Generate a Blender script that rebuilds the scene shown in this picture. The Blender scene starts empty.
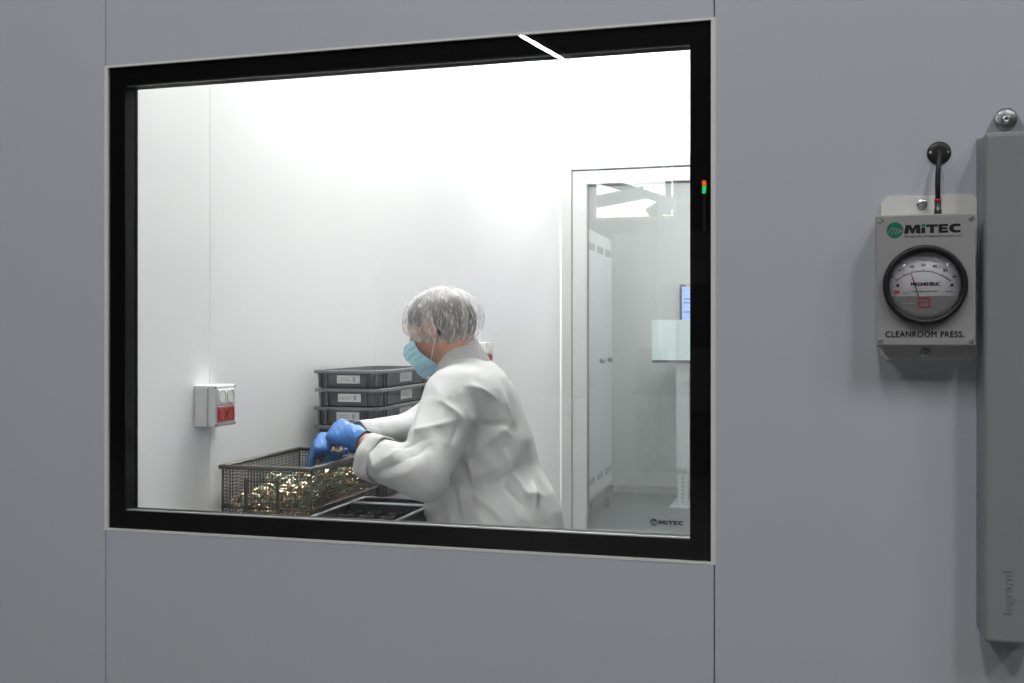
import bpy, bmesh, math, random
import numpy as np
from mathutils import Vector, Matrix
random.seed(7)
rng = np.random.default_rng(11)
SC = bpy.context.scene
COL = SC.collection

# ------------------------------------------------------------------ camera
cam_d = bpy.data.cameras.new('camera')
cam_d.sensor_fit = 'HORIZONTAL'; cam_d.sensor_width = 36.0
cam_d.lens = 36.0 * 1044 / 1024
cam_d.shift_y = -4.5 / 1024
cam_d.clip_start = 0.05; cam_d.clip_end = 200
cam = bpy.data.objects.new('camera', cam_d); COL.objects.link(cam)
cam.location = (0, 0, 1.2)
cam.rotation_euler = (math.radians(90), 0, math.radians(15.424))
SC.camera = cam

# ------------------------------------------------------------------ world, exposure, lamp strengths
world = bpy.data.worlds.new('world'); SC.world = world
world.use_nodes = True
bgn = world.node_tree.nodes['Background']
bgn.inputs[0].default_value = (0.5, 0.55, 0.65, 1); bgn.inputs[1].default_value = 0.05
SC.view_settings.view_transform = 'Standard'
SC.view_settings.look = 'None'
SC.view_settings.exposure = 0.0
SC.view_settings.gamma = 1.0
SC.view_settings.use_curve_mapping = False
HALL_LAMP = 134.0        # emission of the hall's linear lamps
ROOM_LAMP = 47.0       # emission of the cleanroom's ceiling panels
ANNEX_LAMP = 46.0       # emission of the panel in the changing room

# ------------------------------------------------------------------ materials
MATS = {}
def mat(name, col, rough=0.5, metal=0.0, var=0.05, scale=30.0, bump=0.0, bscale=200.0, emit=0.0, spec=0.5, stretch=None, coat=0.0, bdist=.002):
    if name in MATS: return MATS[name]
    m = bpy.data.materials.new(name); m.use_nodes = True
    nt = m.node_tree; p = nt.nodes['Principled BSDF']
    p.inputs['Roughness'].default_value = rough
    p.inputs['Metallic'].default_value = metal
    p.inputs['Specular IOR Level'].default_value = spec
    p.inputs['Coat Weight'].default_value = coat
    tc = nt.nodes.new('ShaderNodeTexCoord')
    mp = nt.nodes.new('ShaderNodeMapping')
    if stretch: mp.inputs['Scale'].default_value = stretch
    nt.links.new(tc.outputs['Object'], mp.inputs['Vector'])
    n = nt.nodes.new('ShaderNodeTexNoise'); n.inputs['Scale'].default_value = scale; n.inputs['Detail'].default_value = 3
    nt.links.new(mp.outputs['Vector'], n.inputs['Vector'])
    mx = nt.nodes.new('ShaderNodeMix'); mx.data_type = 'RGBA'
    mx.inputs[6].default_value = tuple(max(0, c * (1 - var)) for c in col[:3]) + (1,)
    mx.inputs[7].default_value = tuple(min(1, c * (1 + var)) for c in col[:3]) + (1,)
    nt.links.new(n.outputs['Fac'], mx.inputs[0])
    nt.links.new(mx.outputs[2], p.inputs['Base Color'])
    if bump > 0:
        n2 = nt.nodes.new('ShaderNodeTexNoise'); n2.inputs['Scale'].default_value = bscale; n2.inputs['Detail'].default_value = 2
        nt.links.new(mp.outputs['Vector'], n2.inputs['Vector'])
        b = nt.nodes.new('ShaderNodeBump'); b.inputs['Strength'].default_value = bump; b.inputs['Distance'].default_value = bdist
        nt.links.new(n2.outputs['Fac'], b.inputs['Height']); nt.links.new(b.outputs['Normal'], p.inputs['Normal'])
    if emit > 0:
        p.inputs['Emission Color'].default_value = tuple(col[:3]) + (1,)
        p.inputs['Emission Strength'].default_value = emit
    MATS[name] = m
    return m

def glass_mat(name, tint=(1, 1, 1), f0=0.045, haze=0.0, hazecol=(.8, .85, .83), rough=0.0):
    if name in MATS: return MATS[name]
    m = bpy.data.materials.new(name); m.use_nodes = True
    nt = m.node_tree; nt.nodes.remove(nt.nodes['Principled BSDF'])
    out = nt.nodes['Material Output']
    geo = nt.nodes.new('ShaderNodeNewGeometry')
    dot = nt.nodes.new('ShaderNodeVectorMath'); dot.operation = 'DOT_PRODUCT'
    nt.links.new(geo.outputs['Normal'], dot.inputs[0]); nt.links.new(geo.outputs['Incoming'], dot.inputs[1])
    def mth(op, a, b=None):
        k = nt.nodes.new('ShaderNodeMath'); k.operation = op
        for i, v in enumerate((a, b)):
            if v is None: continue
            if isinstance(v, (int, float)): k.inputs[i].default_value = v
            else: nt.links.new(v, k.inputs[i])
        return k.outputs[0]
    c = mth('ABSOLUTE', dot.outputs['Value'])
    f = mth('ADD', mth('MULTIPLY', mth('POWER', mth('SUBTRACT', 1.0, c), 5.0), 1 - f0), f0)
    tr = nt.nodes.new('ShaderNodeBsdfTransparent'); tr.inputs[0].default_value = tuple(tint) + (1,)
    gl = nt.nodes.new('ShaderNodeBsdfGlossy'); gl.inputs['Roughness'].default_value = rough
    gl.inputs['Color'].default_value = (1, 1, 1, 1)
    body = tr.outputs[0]
    if haze > 0:
        df = nt.nodes.new('ShaderNodeBsdfDiffuse'); df.inputs[0].default_value = tuple(hazecol) + (1,)
        mh = nt.nodes.new('ShaderNodeMixShader'); mh.inputs[0].default_value = haze
        nt.links.new(tr.outputs[0], mh.inputs[1]); nt.links.new(df.outputs[0], mh.inputs[2]); body = mh.outputs[0]
    mx = nt.nodes.new('ShaderNodeMixShader')
    nt.links.new(f, mx.inputs[0]); nt.links.new(body, mx.inputs[1]); nt.links.new(gl.outputs[0], mx.inputs[2])
    nt.links.new(mx.outputs[0], out.inputs['Surface'])
    MATS[name] = m
    return m

M_PANEL = mat('panel_paint', (.565, .597, .66), .38, var=.012, scale=3, bump=.03, bscale=400)
M_CORE = mat('seam_core', (.3, .3, .32), .8)
M_TRIM = mat('white_trim', (.84, .84, .84), .4)
M_WHITE = mat('clean_wall_white', (.82, .825, .825), .30, var=.02, scale=1.2, stretch=(9, 9, .25), spec=.35)
M_FARW = mat('changing_room_wall', (.56, .58, .575), .5, var=.02)
M_SEAM = mat('inner_seam', (.42, .44, .45), .8)
M_BLACK = mat('black_frit', (.003, .003, .004), .5, spec=.1)
M_BLACKP = mat('black_plastic', (.015, .015, .017), .45)
M_SEAL = mat('black_seal', (.007, .007, .007), .6, spec=.15)
M_SPACE = mat('spacer_grey', (.20, .20, .205), .4)
M_ALU = mat('aluminium', (.62, .63, .65), .35, metal=.9)
M_STEEL = mat('zinc_steel', (.60, .62, .64), .3, metal=1.0, var=.1)
M_DARKST = mat('dark_steel', (.125, .12, .11), .42, metal=.85, var=.2)
M_FLOOR = mat('resin_floor', (.085, .095, .097), .35, var=.05, scale=6)
M_HFLOOR = mat('hall_concrete', (.13, .13, .13), .5, var=.1, scale=4)
M_HWALL = mat('hall_wall', (.05, .05, .055), .8)
M_GREYBOX = mat('grey_enclosure', (.36, .365, .375), .42, var=.02)
M_PLATE = mat('pale_plate', (.82, .82, .81), .45)
M_DUCT = mat('grey_trunking', (.29, .305, .325), .4, var=.015)
M_INK = mat('black_ink', (.008, .008, .01), .5)
M_GREEN = mat('logo_green', (.01, .17, .085), .5)
M_RED = mat('red_plastic', (.45, .02, .025), .35)
M_REDINK = mat('red_ink', (.6, .03, .04), .5)
M_DIAL = mat('dial_white', (.74, .74, .80), .45)
M_DIALG = mat('dial_clear_grey', (.26, .265, .27), .2)
M_CHROME = mat('polished_metal', (.85, .85, .87), .08, metal=1)
M_SOCK = mat('socket_box_grey', (.56, .58, .58), .4)
M_SOCKW = mat('socket_white', (.82, .82, .76), .35)
M_SOCKD = mat('socket_shadow_grey', (.45, .45, .42), .5)
M_REDD = mat('dark_red_plastic', (.12, .006, .01), .35)
M_BIN = mat('bin_grey', (.115, .122, .13), .42, var=.04)
M_BINEDGE = mat('tray_grey', (.30, .315, .33), .4, var=.04)
M_PAPER = mat('label_paper', (.74, .75, .76), .6)
M_PRINT = mat('label_print', (.42, .43, .44), .6)
M_FOAM = mat('black_foam', (.012, .012, .013), .7)
M_BRASS = mat('brass', (.74, .60, .38), .22, metal=1, var=.12)
M_NICKEL = mat('nickel', (.80, .74, .62), .2, metal=1, var=.1)
M_GRNP = mat('green_plastic', (.10, .19, .145), .4)
M_TABLE = mat('table_top_grey', (.05, .052, .055), .5)
M_COAT = mat('white_coat_cotton', (.475, .48, .477), .85, var=.03, scale=18, bump=.38, bscale=26, spec=.2, bdist=.006)
M_SKIN = mat('skin', (.47, .265, .19), .5, var=.08, scale=40)
M_HAIR = mat('dark_hair', (.045, .036, .032), .5, var=.5, scale=90, stretch=(1, 4, 1))
M_GLOVE = mat('blue_nitrile', (.035, .14, .40), .42, var=.08, bump=.15, bscale=160)
M_MASK = mat('surgical_blue', (.42, .70, .79), .75, var=.05, scale=60)
M_STRAP = mat('white_elastic', (.8, .8, .78), .8)
M_TROUS = mat('white_trousers', (.62, .63, .64), .9)
M_SHOE = mat('white_clogs', (.6, .6, .6), .5)
M_LOCK = mat('locker_grey', (.52, .545, .55), .4, var=.02)
M_SLOT = mat('slot_dark', (.18, .19, .19), .7)
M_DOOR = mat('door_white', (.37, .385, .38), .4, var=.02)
M_EYE = mat('eye_white', (.8, .8, .78), .2)
M_IRIS = mat('eye_dark', (.05, .03, .02), .2)
M_FROST = mat('frosted_panel', (.74, .88, .86), .35, var=.02)
M_SCREEN = mat('screen_blue', (.34, .48, .95), .3, emit=.75)
M_YEL = mat('yellow_sticker', (.75, .58, .03), .5)
M_LAMP = mat('hall_lamp_light', (1, .985, .96), .5, var=0, emit=HALL_LAMP)
M_ROOML = mat('room_panel_light', (1, 1, .985), .5, var=0, emit=ROOM_LAMP)
M_ANNL = mat('annex_panel_light', (1, 1, .98), .5, var=0, emit=ANNEX_LAMP)
M_DAY = mat('hall_daylight', (.95, .98, 1), .5, var=0, emit=5.0)
M_YEL2 = mat('crane_yellow', (.55, .36, .06), .5)
M_ORANGE = mat('stack_orange', (1, .16, .02), .3, emit=9)
M_GREENL = mat('stack_green', (.03, 1, .25), .3, emit=7)
M_MACH = mat('machine_paint', (.06, .065, .07), .5)
M_GLASS = glass_mat('window_glass', (.985, .985, .985), .04)
M_DGLASS = glass_mat('door_glass', (.92, .935, .93), .045, haze=.10, hazecol=(.62, .66, .65))
M_LENS = glass_mat('gauge_lens', (.97, .97, .97), .05)

# ------------------------------------------------------------------ object helpers
WL = {}   # world location of each object at build time
def root(name, loc, label=None, cat=None, group=None, kind=None):
    o = bpy.data.objects.new(name, None); o.empty_display_size = .05
    COL.objects.link(o); o.location = loc; WL[o] = Vector(loc)
    tag(o, label, cat, group, kind)
    return o
def tag(o, label=None, cat=None, group=None, kind=None):
    if label: o['label'] = label
    if cat: o['category'] = cat
    if group: o['group'] = group
    if kind: o['kind'] = kind
    return o
def link_mesh(name, me, m, parent=None, smooth=False, mod=None):
    """re-origin a mesh (built in world coordinates) at its own base and link it"""
    n = len(me.vertices)
    co = np.empty(n * 3); me.vertices.foreach_get('co', co); co = co.reshape(-1, 3)
    lo, hi = co.min(0), co.max(0)
    c = np.array([(lo[0] + hi[0]) / 2, (lo[1] + hi[1]) / 2, lo[2]])
    me.vertices.foreach_set('co', (co - c).ravel())
    if not me.materials: me.materials.append(m)
    if smooth: me.polygons.foreach_set('use_smooth', [True] * len(me.polygons))
    me.update()
    o = bpy.data.objects.new(name, me); COL.objects.link(o)
    wl = Vector(c); WL[o] = wl
    if parent is not None:
        o.parent = parent; o.location = wl - WL[parent]
    else: o.location = wl
    return o
def from_bm(name, bm, m, parent=None, smooth=False):
    me = bpy.data.meshes.new(name); bm.normal_update(); bm.to_mesh(me); bm.free()
    return link_mesh(name, me, m, parent, smooth)
def from_np(name, v, f, m, parent=None, smooth=True):
    me = bpy.data.meshes.new(name); me.from_pydata([tuple(x) for x in v], [], [tuple(int(i) for i in q) for q in f])
    me.validate()
    return link_mesh(name, me, m, parent, smooth)

def bbox(bm, lo, hi, bev=0.0, seg=2, M=None):
    t = bmesh.new()
    bmesh.ops.create_cube(t, size=1)
    for v in t.verts:
        v.co = Vector((lo[i] + (v.co[i] + .5) * (hi[i] - lo[i]) for i in range(3)))
    if bev > 0:
        bmesh.ops.bevel(t, geom=t.edges[:], offset=bev, segments=seg, profile=.5, affect='EDGES')
    if M is not None: t.transform(M)
    me = bpy.data.meshes.new('t'); t.to_mesh(me); t.free(); bm.from_mesh(me); bpy.data.meshes.remove(me)
def box(name, lo, hi, m, parent=None, bev=0.0, seg=2, M=None, smooth=False):
    bm = bmesh.new(); bbox(bm, lo, hi, bev, seg, M)
    return from_bm(name, bm, m, parent, smooth)
def frame_along(a, b):
    z = (Vector(b) - Vector(a)).normalized()
    x = z.orthogonal().normalized(); y = z.cross(x)
    return x, y, z
def bcyl(bm, a, b, r0, r1=None, n=16, cap=True):
    r1 = r0 if r1 is None else r1
    x, y, z = frame_along(a, b); a = Vector(a); b = Vector(b)
    A = [bm.verts.new(a + (x * math.cos(t) + y * math.sin(t)) * r0) for t in [2 * math.pi * i / n for i in range(n)]]
    B = [bm.verts.new(b + (x * math.cos(t) + y * math.sin(t)) * r1) for t in [2 * math.pi * i / n for i in range(n)]]
    for i in range(n): bm.faces.new((A[i], A[(i + 1) % n], B[(i + 1) % n], B[i]))
    if cap: bm.faces.new(A[::-1]); bm.faces.new(B)
def cyl(name, a, b, r, m, parent=None, r1=None, n=16, smooth=False):
    bm = bmesh.new(); bcyl(bm, a, b, r, r1, n); return from_bm(name, bm, m, parent, smooth)
def btube(bm, pts, r, n=8, closed=False, cap=True):
    pts = [Vector(p) for p in pts]; N = len(pts); rings = []
    prev = None
    for i, p in enumerate(pts):
        a = pts[i - 1] if (i > 0 or closed) else p
        b = pts[(i + 1) % N] if (i < N - 1 or closed) else p
        t = (b - a).normalized()
        x = t.orthogonal().normalized() if prev is None else (prev - t * prev.dot(t)).normalized()
        prev = x; y = t.cross(x)
        rr = r[i] if isinstance(r, (list, tuple)) else r
        rings.append([bm.verts.new(p + (x * math.cos(q) + y * math.sin(q)) * rr) for q in [2 * math.pi * k / n for k in range(n)]])
    for i in range(N if closed else N - 1):
        A, B = rings[i], rings[(i + 1) % N]
        for k in range(n): bm.faces.new((A[k], A[(k + 1) % n], B[(k + 1) % n], B[k]))
    if cap and not closed: bm.faces.new(rings[0][::-1]); bm.faces.new(rings[-1])
def tube(name, pts, r, m, parent=None, n=8, closed=False, smooth=True):
    bm = bmesh.new(); btube(bm, pts, r, n, closed); return from_bm(name, bm, m, parent, smooth)
def blathe(bm, c, axis, prof, n=32, closed=False):
    """prof: list of (radius, distance along axis)"""
    c = Vector(c); z = Vector(axis).normalized(); x = z.orthogonal().normalized(); y = z.cross(x)
    rings = []
    for r, h in prof:
        if r < 1e-7: rings.append([bm.verts.new(c + z * h)])
        else: rings.append([bm.verts.new(c + z * h + (x * math.cos(t) + y * math.sin(t)) * r) for t in [2 * math.pi * k / n for k in range(n)]])
    R = len(rings)
    for i in range(R if closed else R - 1):
        A, B = rings[i], rings[(i + 1) % R]
        for k in range(n):
            q = (k + 1) % n
            if len(A) == 1 and len(B) == 1: continue
            if len(A) == 1: bm.faces.new((A[0], B[q], B[k]))
            elif len(B) == 1: bm.faces.new((A[k], A[q], B[0]))
            else: bm.faces.new((A[k], A[q], B[q], B[k]))
def lathe(name, c, axis, prof, m, parent=None, n=32, closed=False, smooth=True):
    bm = bmesh.new(); blathe(bm, c, axis, prof, n, closed)
    bmesh.ops.recalc_face_normals(bm, faces=bm.faces[:])
    return from_bm(name, bm, m, parent, smooth)
def poly_prism(name, pts, y0, y1, m, parent=None, bev=0.0):
    """outline in X,Z extruded along Y"""
    bm = bmesh.new()
    A = [bm.verts.new((x, y0, z)) for x, z in pts]; B = [bm.verts.new((x, y1, z)) for x, z in pts]
    n = len(pts)
    bm.faces.new(A); bm.faces.new(B[::-1])
    for i in range(n): bm.faces.new((A[i], B[i], B[(i + 1) % n], A[(i + 1) % n]))
    bmesh.ops.recalc_face_normals(bm, faces=bm.faces[:])
    if bev: bmesh.ops.bevel(bm, geom=bm.edges[:], offset=bev, segments=2, profile=.5, affect='EDGES')
    return from_bm(name, bm, m, parent)
def ring_frame(bm, x0, x1, z0, z1, w, y0, y1):
    bbox(bm, (x0, y0, z0), (x1, y1, z0 + w)); bbox(bm, (x0, y0, z1 - w), (x1, y1, z1))
    bbox(bm, (x0, y0, z0 + w), (x0 + w, y1, z1 - w)); bbox(bm, (x1 - w, y0, z0 + w), (x1, y1, z1 - w))
def text(name, s, c, width, m, parent=None, height=None, bold=0.0, M=None, depth=.0004, spacing=1.0):
    """flat lettering centred at c, facing -Y by default"""
    cu = bpy.data.curves.new('t', 'FONT'); cu.body = s; cu.align_x = 'CENTER'; cu.align_y = 'CENTER'
    cu.offset = bold; cu.extrude = 0; cu.resolution_u = 3; cu.space_character = spacing
    t = bpy.data.objects.new('t', cu); COL.objects.link(t)
    bpy.context.view_layer.update()
    me = bpy.data.meshes.new_from_object(t.evaluated_get(bpy.context.evaluated_depsgraph_get()))
    bpy.data.objects.remove(t); bpy.data.curves.remove(cu)
    co = np.empty(len(me.vertices) * 3); me.vertices.foreach_get('co', co); co = co.reshape(-1, 3)
    lo, hi = co.min(0), co.max(0); co -= (lo + hi) / 2
    sx = width / (hi[0] - lo[0]); sy = sx if height is None else height / (hi[1] - lo[1])
    co[:, 0] *= sx; co[:, 1] *= sy
    me.vertices.foreach_set('co', co.ravel()); me.update()
    bm = bmesh.new(); bm.from_mesh(me); bpy.data.meshes.remove(me)
    g = bmesh.ops.extrude_face_region(bm, geom=bm.faces[:])
    for v in g['geom']:
        if isinstance(v, bmesh.types.BMVert): v.co.z += depth
    bm.transform(Matrix.Translation(Vector(c)) @ (M if M is not None else Matrix.Rotation(math.pi / 2, 4, 'X')))
    bmesh.ops.recalc_face_normals(bm, faces=bm.faces[:])
    return from_bm(name, bm, m, parent)
def copy_tree(o, parent=None):
    c = o.copy(); COL.objects.link(c); c.parent = parent
    WL[c] = WL.get(o, Vector((0, 0, 0)))
    for ch in [k for k in o.children]: copy_tree(ch, c)
    return c

# ------------------------------------------------------------------ smooth solid modelling (distance field -> mesh)
class Field:
    def __init__(s, lo, hi, h):
        s.lo = np.array(lo, float); s.h = h
        s.n = np.ceil((np.array(hi) - s.lo) / h).astype(int) + 1
        s.V = np.full(s.n, 1.0, np.float32)
    def block(s, lo, hi):
        a = np.clip(np.floor((np.array(lo) - s.lo) / s.h).astype(int), 0, s.n)
        b = np.clip(np.ceil((np.array(hi) - s.lo) / s.h).astype(int) + 1, 0, s.n)
        ax = [s.lo[i] + s.h * np.arange(a[i], b[i]) for i in range(3)]
        P = np.meshgrid(*ax, indexing='ij')
        return tuple(slice(a[i], b[i]) for i in range(3)), np.stack(P, -1)
    def add(s, fn, lo, hi, k=0.02, mode='u'):
        sl, P = s.block(np.array(lo) - k - .03, np.array(hi) + k + .03)
        if P.size == 0: return
        d = fn(P); v = s.V[sl]
        if mode == 'u':
            hh = np.clip(.5 + .5 * (d - v) / k, 0, 1); r = d * (1 - hh) + v * hh - k * hh * (1 - hh)
        else:   # subtract
            d = -d; hh = np.clip(.5 - .5 * (d - v) / k, 0, 1); r = d * (1 - hh) + v * hh + k * hh * (1 - hh)
        s.V[sl] = r
    def cap(s, a, b, ra, rb=None, k=.02, sc=(1, 1, 1), mode='u', cut=None):
        rb = ra if rb is None else rb
        a = np.array(a, float); b = np.array(b, float); sc = np.array(sc, float)
        def fn(P):
            q = (P - a) * sc; ba = (b - a) * sc
            t = np.clip((q @ ba) / max(ba @ ba, 1e-9), 0, 1)
            d = np.linalg.norm(q - t[..., None] * ba, axis=-1) - (ra + (rb - ra) * t)
            if cut is not None:
                d = np.maximum(d, (P - np.array(cut[0])) @ np.array(cut[1]))
            return d
        r = max(ra, rb) / sc
        s.add(fn, np.minimum(a, b) - r, np.maximum(a, b) + r, k, mode)
    def ell(s, c, rad, R=None, k=.02, mode='u'):
        c = np.array(c, float); rad = np.array(rad, float); R = np.eye(3) if R is None else R
        def fn(P):
            q = (P - c) @ R    # columns of R are the axes
            k0 = np.linalg.norm(q / rad, axis=-1); k1 = np.linalg.norm(q / rad ** 2, axis=-1) + 1e-9
            return k0 * (k0 - 1) / k1
        s.add(fn, c - rad.max(), c + rad.max(), k, mode)
    def chain(s, pts, rs, k=.02, **kw):
        for i in range(len(pts) - 1): s.cap(pts[i], pts[i + 1], rs[i], rs[i + 1], k, **kw)
    def sample(s, p):
        i = np.clip(np.round((np.array(p) - s.lo) / s.h).astype(int), 0, s.n - 1); return s.V[tuple(i)]
    def hit(s, p, d, maxd=1.0):
        p = np.array(p, float); d = np.array(d, float)
        for t in np.arange(0, maxd, s.h * .5):
            if s.sample(p + d * t) < 0: return p + d * t
        return None
    def mesh(s, smooth=1):
        V = s.V; ins = V < 0
        cs = np.zeros(np.array(V.shape) - 1, np.int8)
        for i in (0, 1):
            for j in (0, 1):
                for k in (0, 1):
                    cs += ins[i:V.shape[0] - 1 + i, j:V.shape[1] - 1 + j, k:V.shape[2] - 1 + k]
        act = (cs > 0) & (cs < 8); idx = np.argwhere(act)
        num = np.full(act.shape, -1, np.int32); num[act] = np.arange(len(idx))
        acc = np.zeros((len(idx), 3)); cnt = np.zeros(len(idx))
        for ax in range(3):
            o1, o2 = [q for q in range(3) if q != ax]
            for i in (0, 1):
                for j in (0, 1):
                    off = np.zeros(3, int); off[o1] = i; off[o2] = j
                    p0 = idx + off; p1 = p0.copy(); p1[:, ax] += 1
                    v0 = V[tuple(p0.T)]; v1 = V[tuple(p1.T)]
                    m = (v0 < 0) != (v1 < 0)
                    t = np.where(m, v0 / np.where(m, v0 - v1, 1), 0)
                    pos = p0.astype(float); pos[:, ax] += t
                    acc[m] += pos[m]; cnt[m] += 1
        vert = acc / cnt[:, None] * s.h + s.lo
        faces = []
        for ax in range(3):
            o1, o2 = [(1, 2), (2, 0), (0, 1)][ax]
            a = [slice(None)] * 3; b = [slice(None)] * 3
            a[ax] = slice(0, -1); b[ax] = slice(1, None)
            cr = ins[tuple(a)] != ins[tuple(b)]
            e = np.argwhere(cr)
            ok = (e[:, o1] > 0) & (e[:, o2] > 0) & (e[:, o1] < V.shape[o1] - 1) & (e[:, o2] < V.shape[o2] - 1)
            e = e[ok]
            def nb(d1, d2):
                q = e.copy(); q[:, o1] -= d1; q[:, o2] -= d2; return num[tuple(q.T)]
            Q = np.stack([nb(1, 1), nb(0, 1), nb(0, 0), nb(1, 0)], 1)
            fl = ~ins[tuple(e.T)]
            Q[fl] = Q[fl][:, ::-1]
            faces.append(Q)
        F = np.concatenate(faces)
        for _ in range(smooth):
            sm = np.zeros_like(vert); c = np.zeros(len(vert))
            for i in range(4):
                u, v = F[:, i], F[:, (i + 1) % 4]
                np.add.at(sm, u, vert[v]); np.add.at(c, u, 1); np.add.at(sm, v, vert[u]); np.add.at(c, v, 1)
            vert = vert * .5 + .5 * sm / np.maximum(c, 1)[:, None]
        return vert, F

# ================================================================== SETTING
WY = 1.75                      # hall-side face of the cleanroom wall
WX0, WX1, WZ0, WZ1 = -1.2985, -.142, .8283, 1.7237     # window outline
SX = -1.49                     # side wall plane
BY = 6.56                      # door wall plane
CZ = 3.3
FZ = -.09                      # floor level
# hall-facing wall: a core slab with a hole, panels as children
bm = bmesh.new()
bbox(bm, (-6, WY + .007, FZ), (WX0, WY + .05, 3.6)); bbox(bm, (WX1, WY + .007, FZ), (4.5, WY + .05, 3.6))
bbox(bm, (WX0, WY + .007, FZ), (WX1, WY + .05, WZ0)); bbox(bm, (WX0, WY + .007, WZ1), (WX1, WY + .05, 3.6))
wf = from_bm('wall_front', bm, M_CORE); tag(wf, kind='structure')
JL, JR, G = -1.3045, -.1365, .0009
for lo, hi in (((-6, FZ), (JL - G, 3.6)), ((JR + G, FZ), (4.5, 3.6)), ((JL + G, FZ), (JR - G, WZ0 - .003)), ((JL + G, WZ1 + .003), (JR - G, 3.6))):
    box('panel', (lo[0], WY, lo[1]), (hi[0], WY + .0065, hi[1]), M_PANEL, wf, bev=.0012, seg=2)
bm = bmesh.new()
for lo, hi in (((WX0 - .0078, WZ0 - .0045), (WX0 - .0002, WZ1 + .0045)), ((WX1 + .0002, WZ0 - .0045), (WX1 + .0076, WZ1 + .0045)), ((WX0 - .0002, WZ0 - .0045), (WX1 + .0002, WZ0 - .0002)), ((WX0 - .0002, WZ1 + .0002), (WX1 + .0002, WZ1 + .0045))):
    bbox(bm, (lo[0], WY - .0008, lo[1]), (hi[0], WY + .0064, hi[1]))
from_bm('edge_strip', bm, M_TRIM, wf)
# interior lining of the same wall
bm = bmesh.new(); B_ = .0345
bbox(bm, (SX - .05, WY + .0505, FZ), (WX0, WY + .056, CZ)); bbox(bm, (WX1, WY + .0505, FZ), (4.15, WY + .056, CZ))
bbox(bm, (WX0, WY + .0505, FZ), (WX1, WY + .056, WZ0)); bbox(bm, (WX0, WY + .0505, WZ1), (WX1, WY + .056, CZ))
from_bm('inner_lining', bm, M_WHITE, wf)

# window: double glazing with a black printed border
win = root('window_1', ((WX0 + WX1) / 2, WY + .02, WZ0), 'wide black-framed double-glazed window into the bright cleanroom', kind='structure')
bm = bmesh.new(); ring_frame(bm, WX0, WX1, WZ0, WZ1, B_, WY + .0045, WY + .007); from_bm('printed_border', bm, M_BLACK, win)
bm = bmesh.new(); ring_frame(bm, WX0, WX1, WZ0, WZ1, B_, WY + .0072, WY + .046); from_bm('frame', bm, M_SEAL, win)
box('glass_pane', (WX0, WY, WZ0), (WX1, WY + .004, WZ1), M_GLASS, win)
box('glass_pane', (WX0 + B_, WY + .036, WZ0 + B_), (WX1 - B_, WY + .040, WZ1 - B_), M_GLASS, win)
box('spacer_strip', (WX0 + B_, WY + .010, WZ0 + B_), (WX1 - B_, WY + .020, WZ0 + B_ + .0012), M_SPACE, win)
box('spacer_strip', (WX0 + B_, WY + .012, WZ1 - B_ - .0012), (WX1 - B_, WY + .017, WZ1 - B_), M_SPACE, win)

# cleanroom shell
floor = box('floor', (-3.2, WY + .05, FZ - .05), (4.4, 8.8, FZ), M_FLOOR); tag(floor, kind='structure')
hfl = box('floor_hall', (-9, -18, FZ - .05), (9, WY + .05, FZ), M_HFLOOR); tag(hfl, kind='structure')
ceil_ = box('ceiling', (SX - .05, WY + .05, CZ), (4.2, BY + .05, CZ + .05), M_WHITE); tag(ceil_, kind='structure')
wl = box('wall_left', (SX - .05, WY + .056, FZ), (SX - .0055, BY + .05, CZ), M_SEAM); tag(wl, kind='structure')
js = [WY + .057, 2.426, 3.53, 4.82, 6.16, BY]
for i in range(5):
    g0 = .0008 if i else 0; g1 = .0008 if i < 4 else 0
    if i in (1, 2, 3): g1 = .0004
    if i in (2, 3, 4): g0 = .0004
    box('panel', (SX - .005, js[i] + g0, FZ), (SX, js[i + 1] - g1, CZ), M_WHITE, wl, bev=.0006, seg=1)
wr = box('wall_right', (4.15, WY + .056, FZ), (4.2, BY + .05, CZ), M_WHITE); tag(wr, kind='structure')
DX0, DX1, DZ = -1.476, -.24, 2.338          # door frame outline
bm = bmesh.new(); bbox(bm, (SX, BY, DZ), (DX1, BY + .05, CZ)); bbox(bm, (DX1, BY, FZ), (4.15, BY + .05, CZ)); bbox(bm, (SX, BY, FZ), (DX0, BY + .05, DZ))
wb = from_bm('wall_back', bm, M_WHITE); tag(wb, kind='structure')
# glazed door
dr = root('door_1', ((DX0 + DX1) / 2, BY, FZ), 'white framed door with a tall glass pane in the back wall', kind='structure')
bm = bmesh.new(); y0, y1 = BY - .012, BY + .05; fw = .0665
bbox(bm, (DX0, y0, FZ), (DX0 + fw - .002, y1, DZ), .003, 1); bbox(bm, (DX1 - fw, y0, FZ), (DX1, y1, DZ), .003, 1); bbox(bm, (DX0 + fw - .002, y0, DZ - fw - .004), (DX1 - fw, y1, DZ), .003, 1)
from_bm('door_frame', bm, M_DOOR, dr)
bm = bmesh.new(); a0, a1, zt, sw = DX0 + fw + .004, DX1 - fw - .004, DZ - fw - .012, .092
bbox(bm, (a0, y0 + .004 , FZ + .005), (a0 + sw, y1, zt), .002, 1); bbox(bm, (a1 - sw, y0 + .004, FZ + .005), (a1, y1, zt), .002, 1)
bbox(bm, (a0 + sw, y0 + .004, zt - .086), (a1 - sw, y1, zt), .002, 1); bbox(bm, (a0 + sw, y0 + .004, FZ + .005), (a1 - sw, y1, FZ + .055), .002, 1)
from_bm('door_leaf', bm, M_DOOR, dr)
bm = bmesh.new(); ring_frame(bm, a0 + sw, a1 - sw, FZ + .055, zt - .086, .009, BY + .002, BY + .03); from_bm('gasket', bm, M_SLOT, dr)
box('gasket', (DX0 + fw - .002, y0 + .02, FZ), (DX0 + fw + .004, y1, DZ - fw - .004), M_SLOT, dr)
box('gasket', (DX0 + fw - .002, y0 + .02, zt + .001), (DX1 - fw, y1, zt + .0075), M_SLOT, dr)
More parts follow.
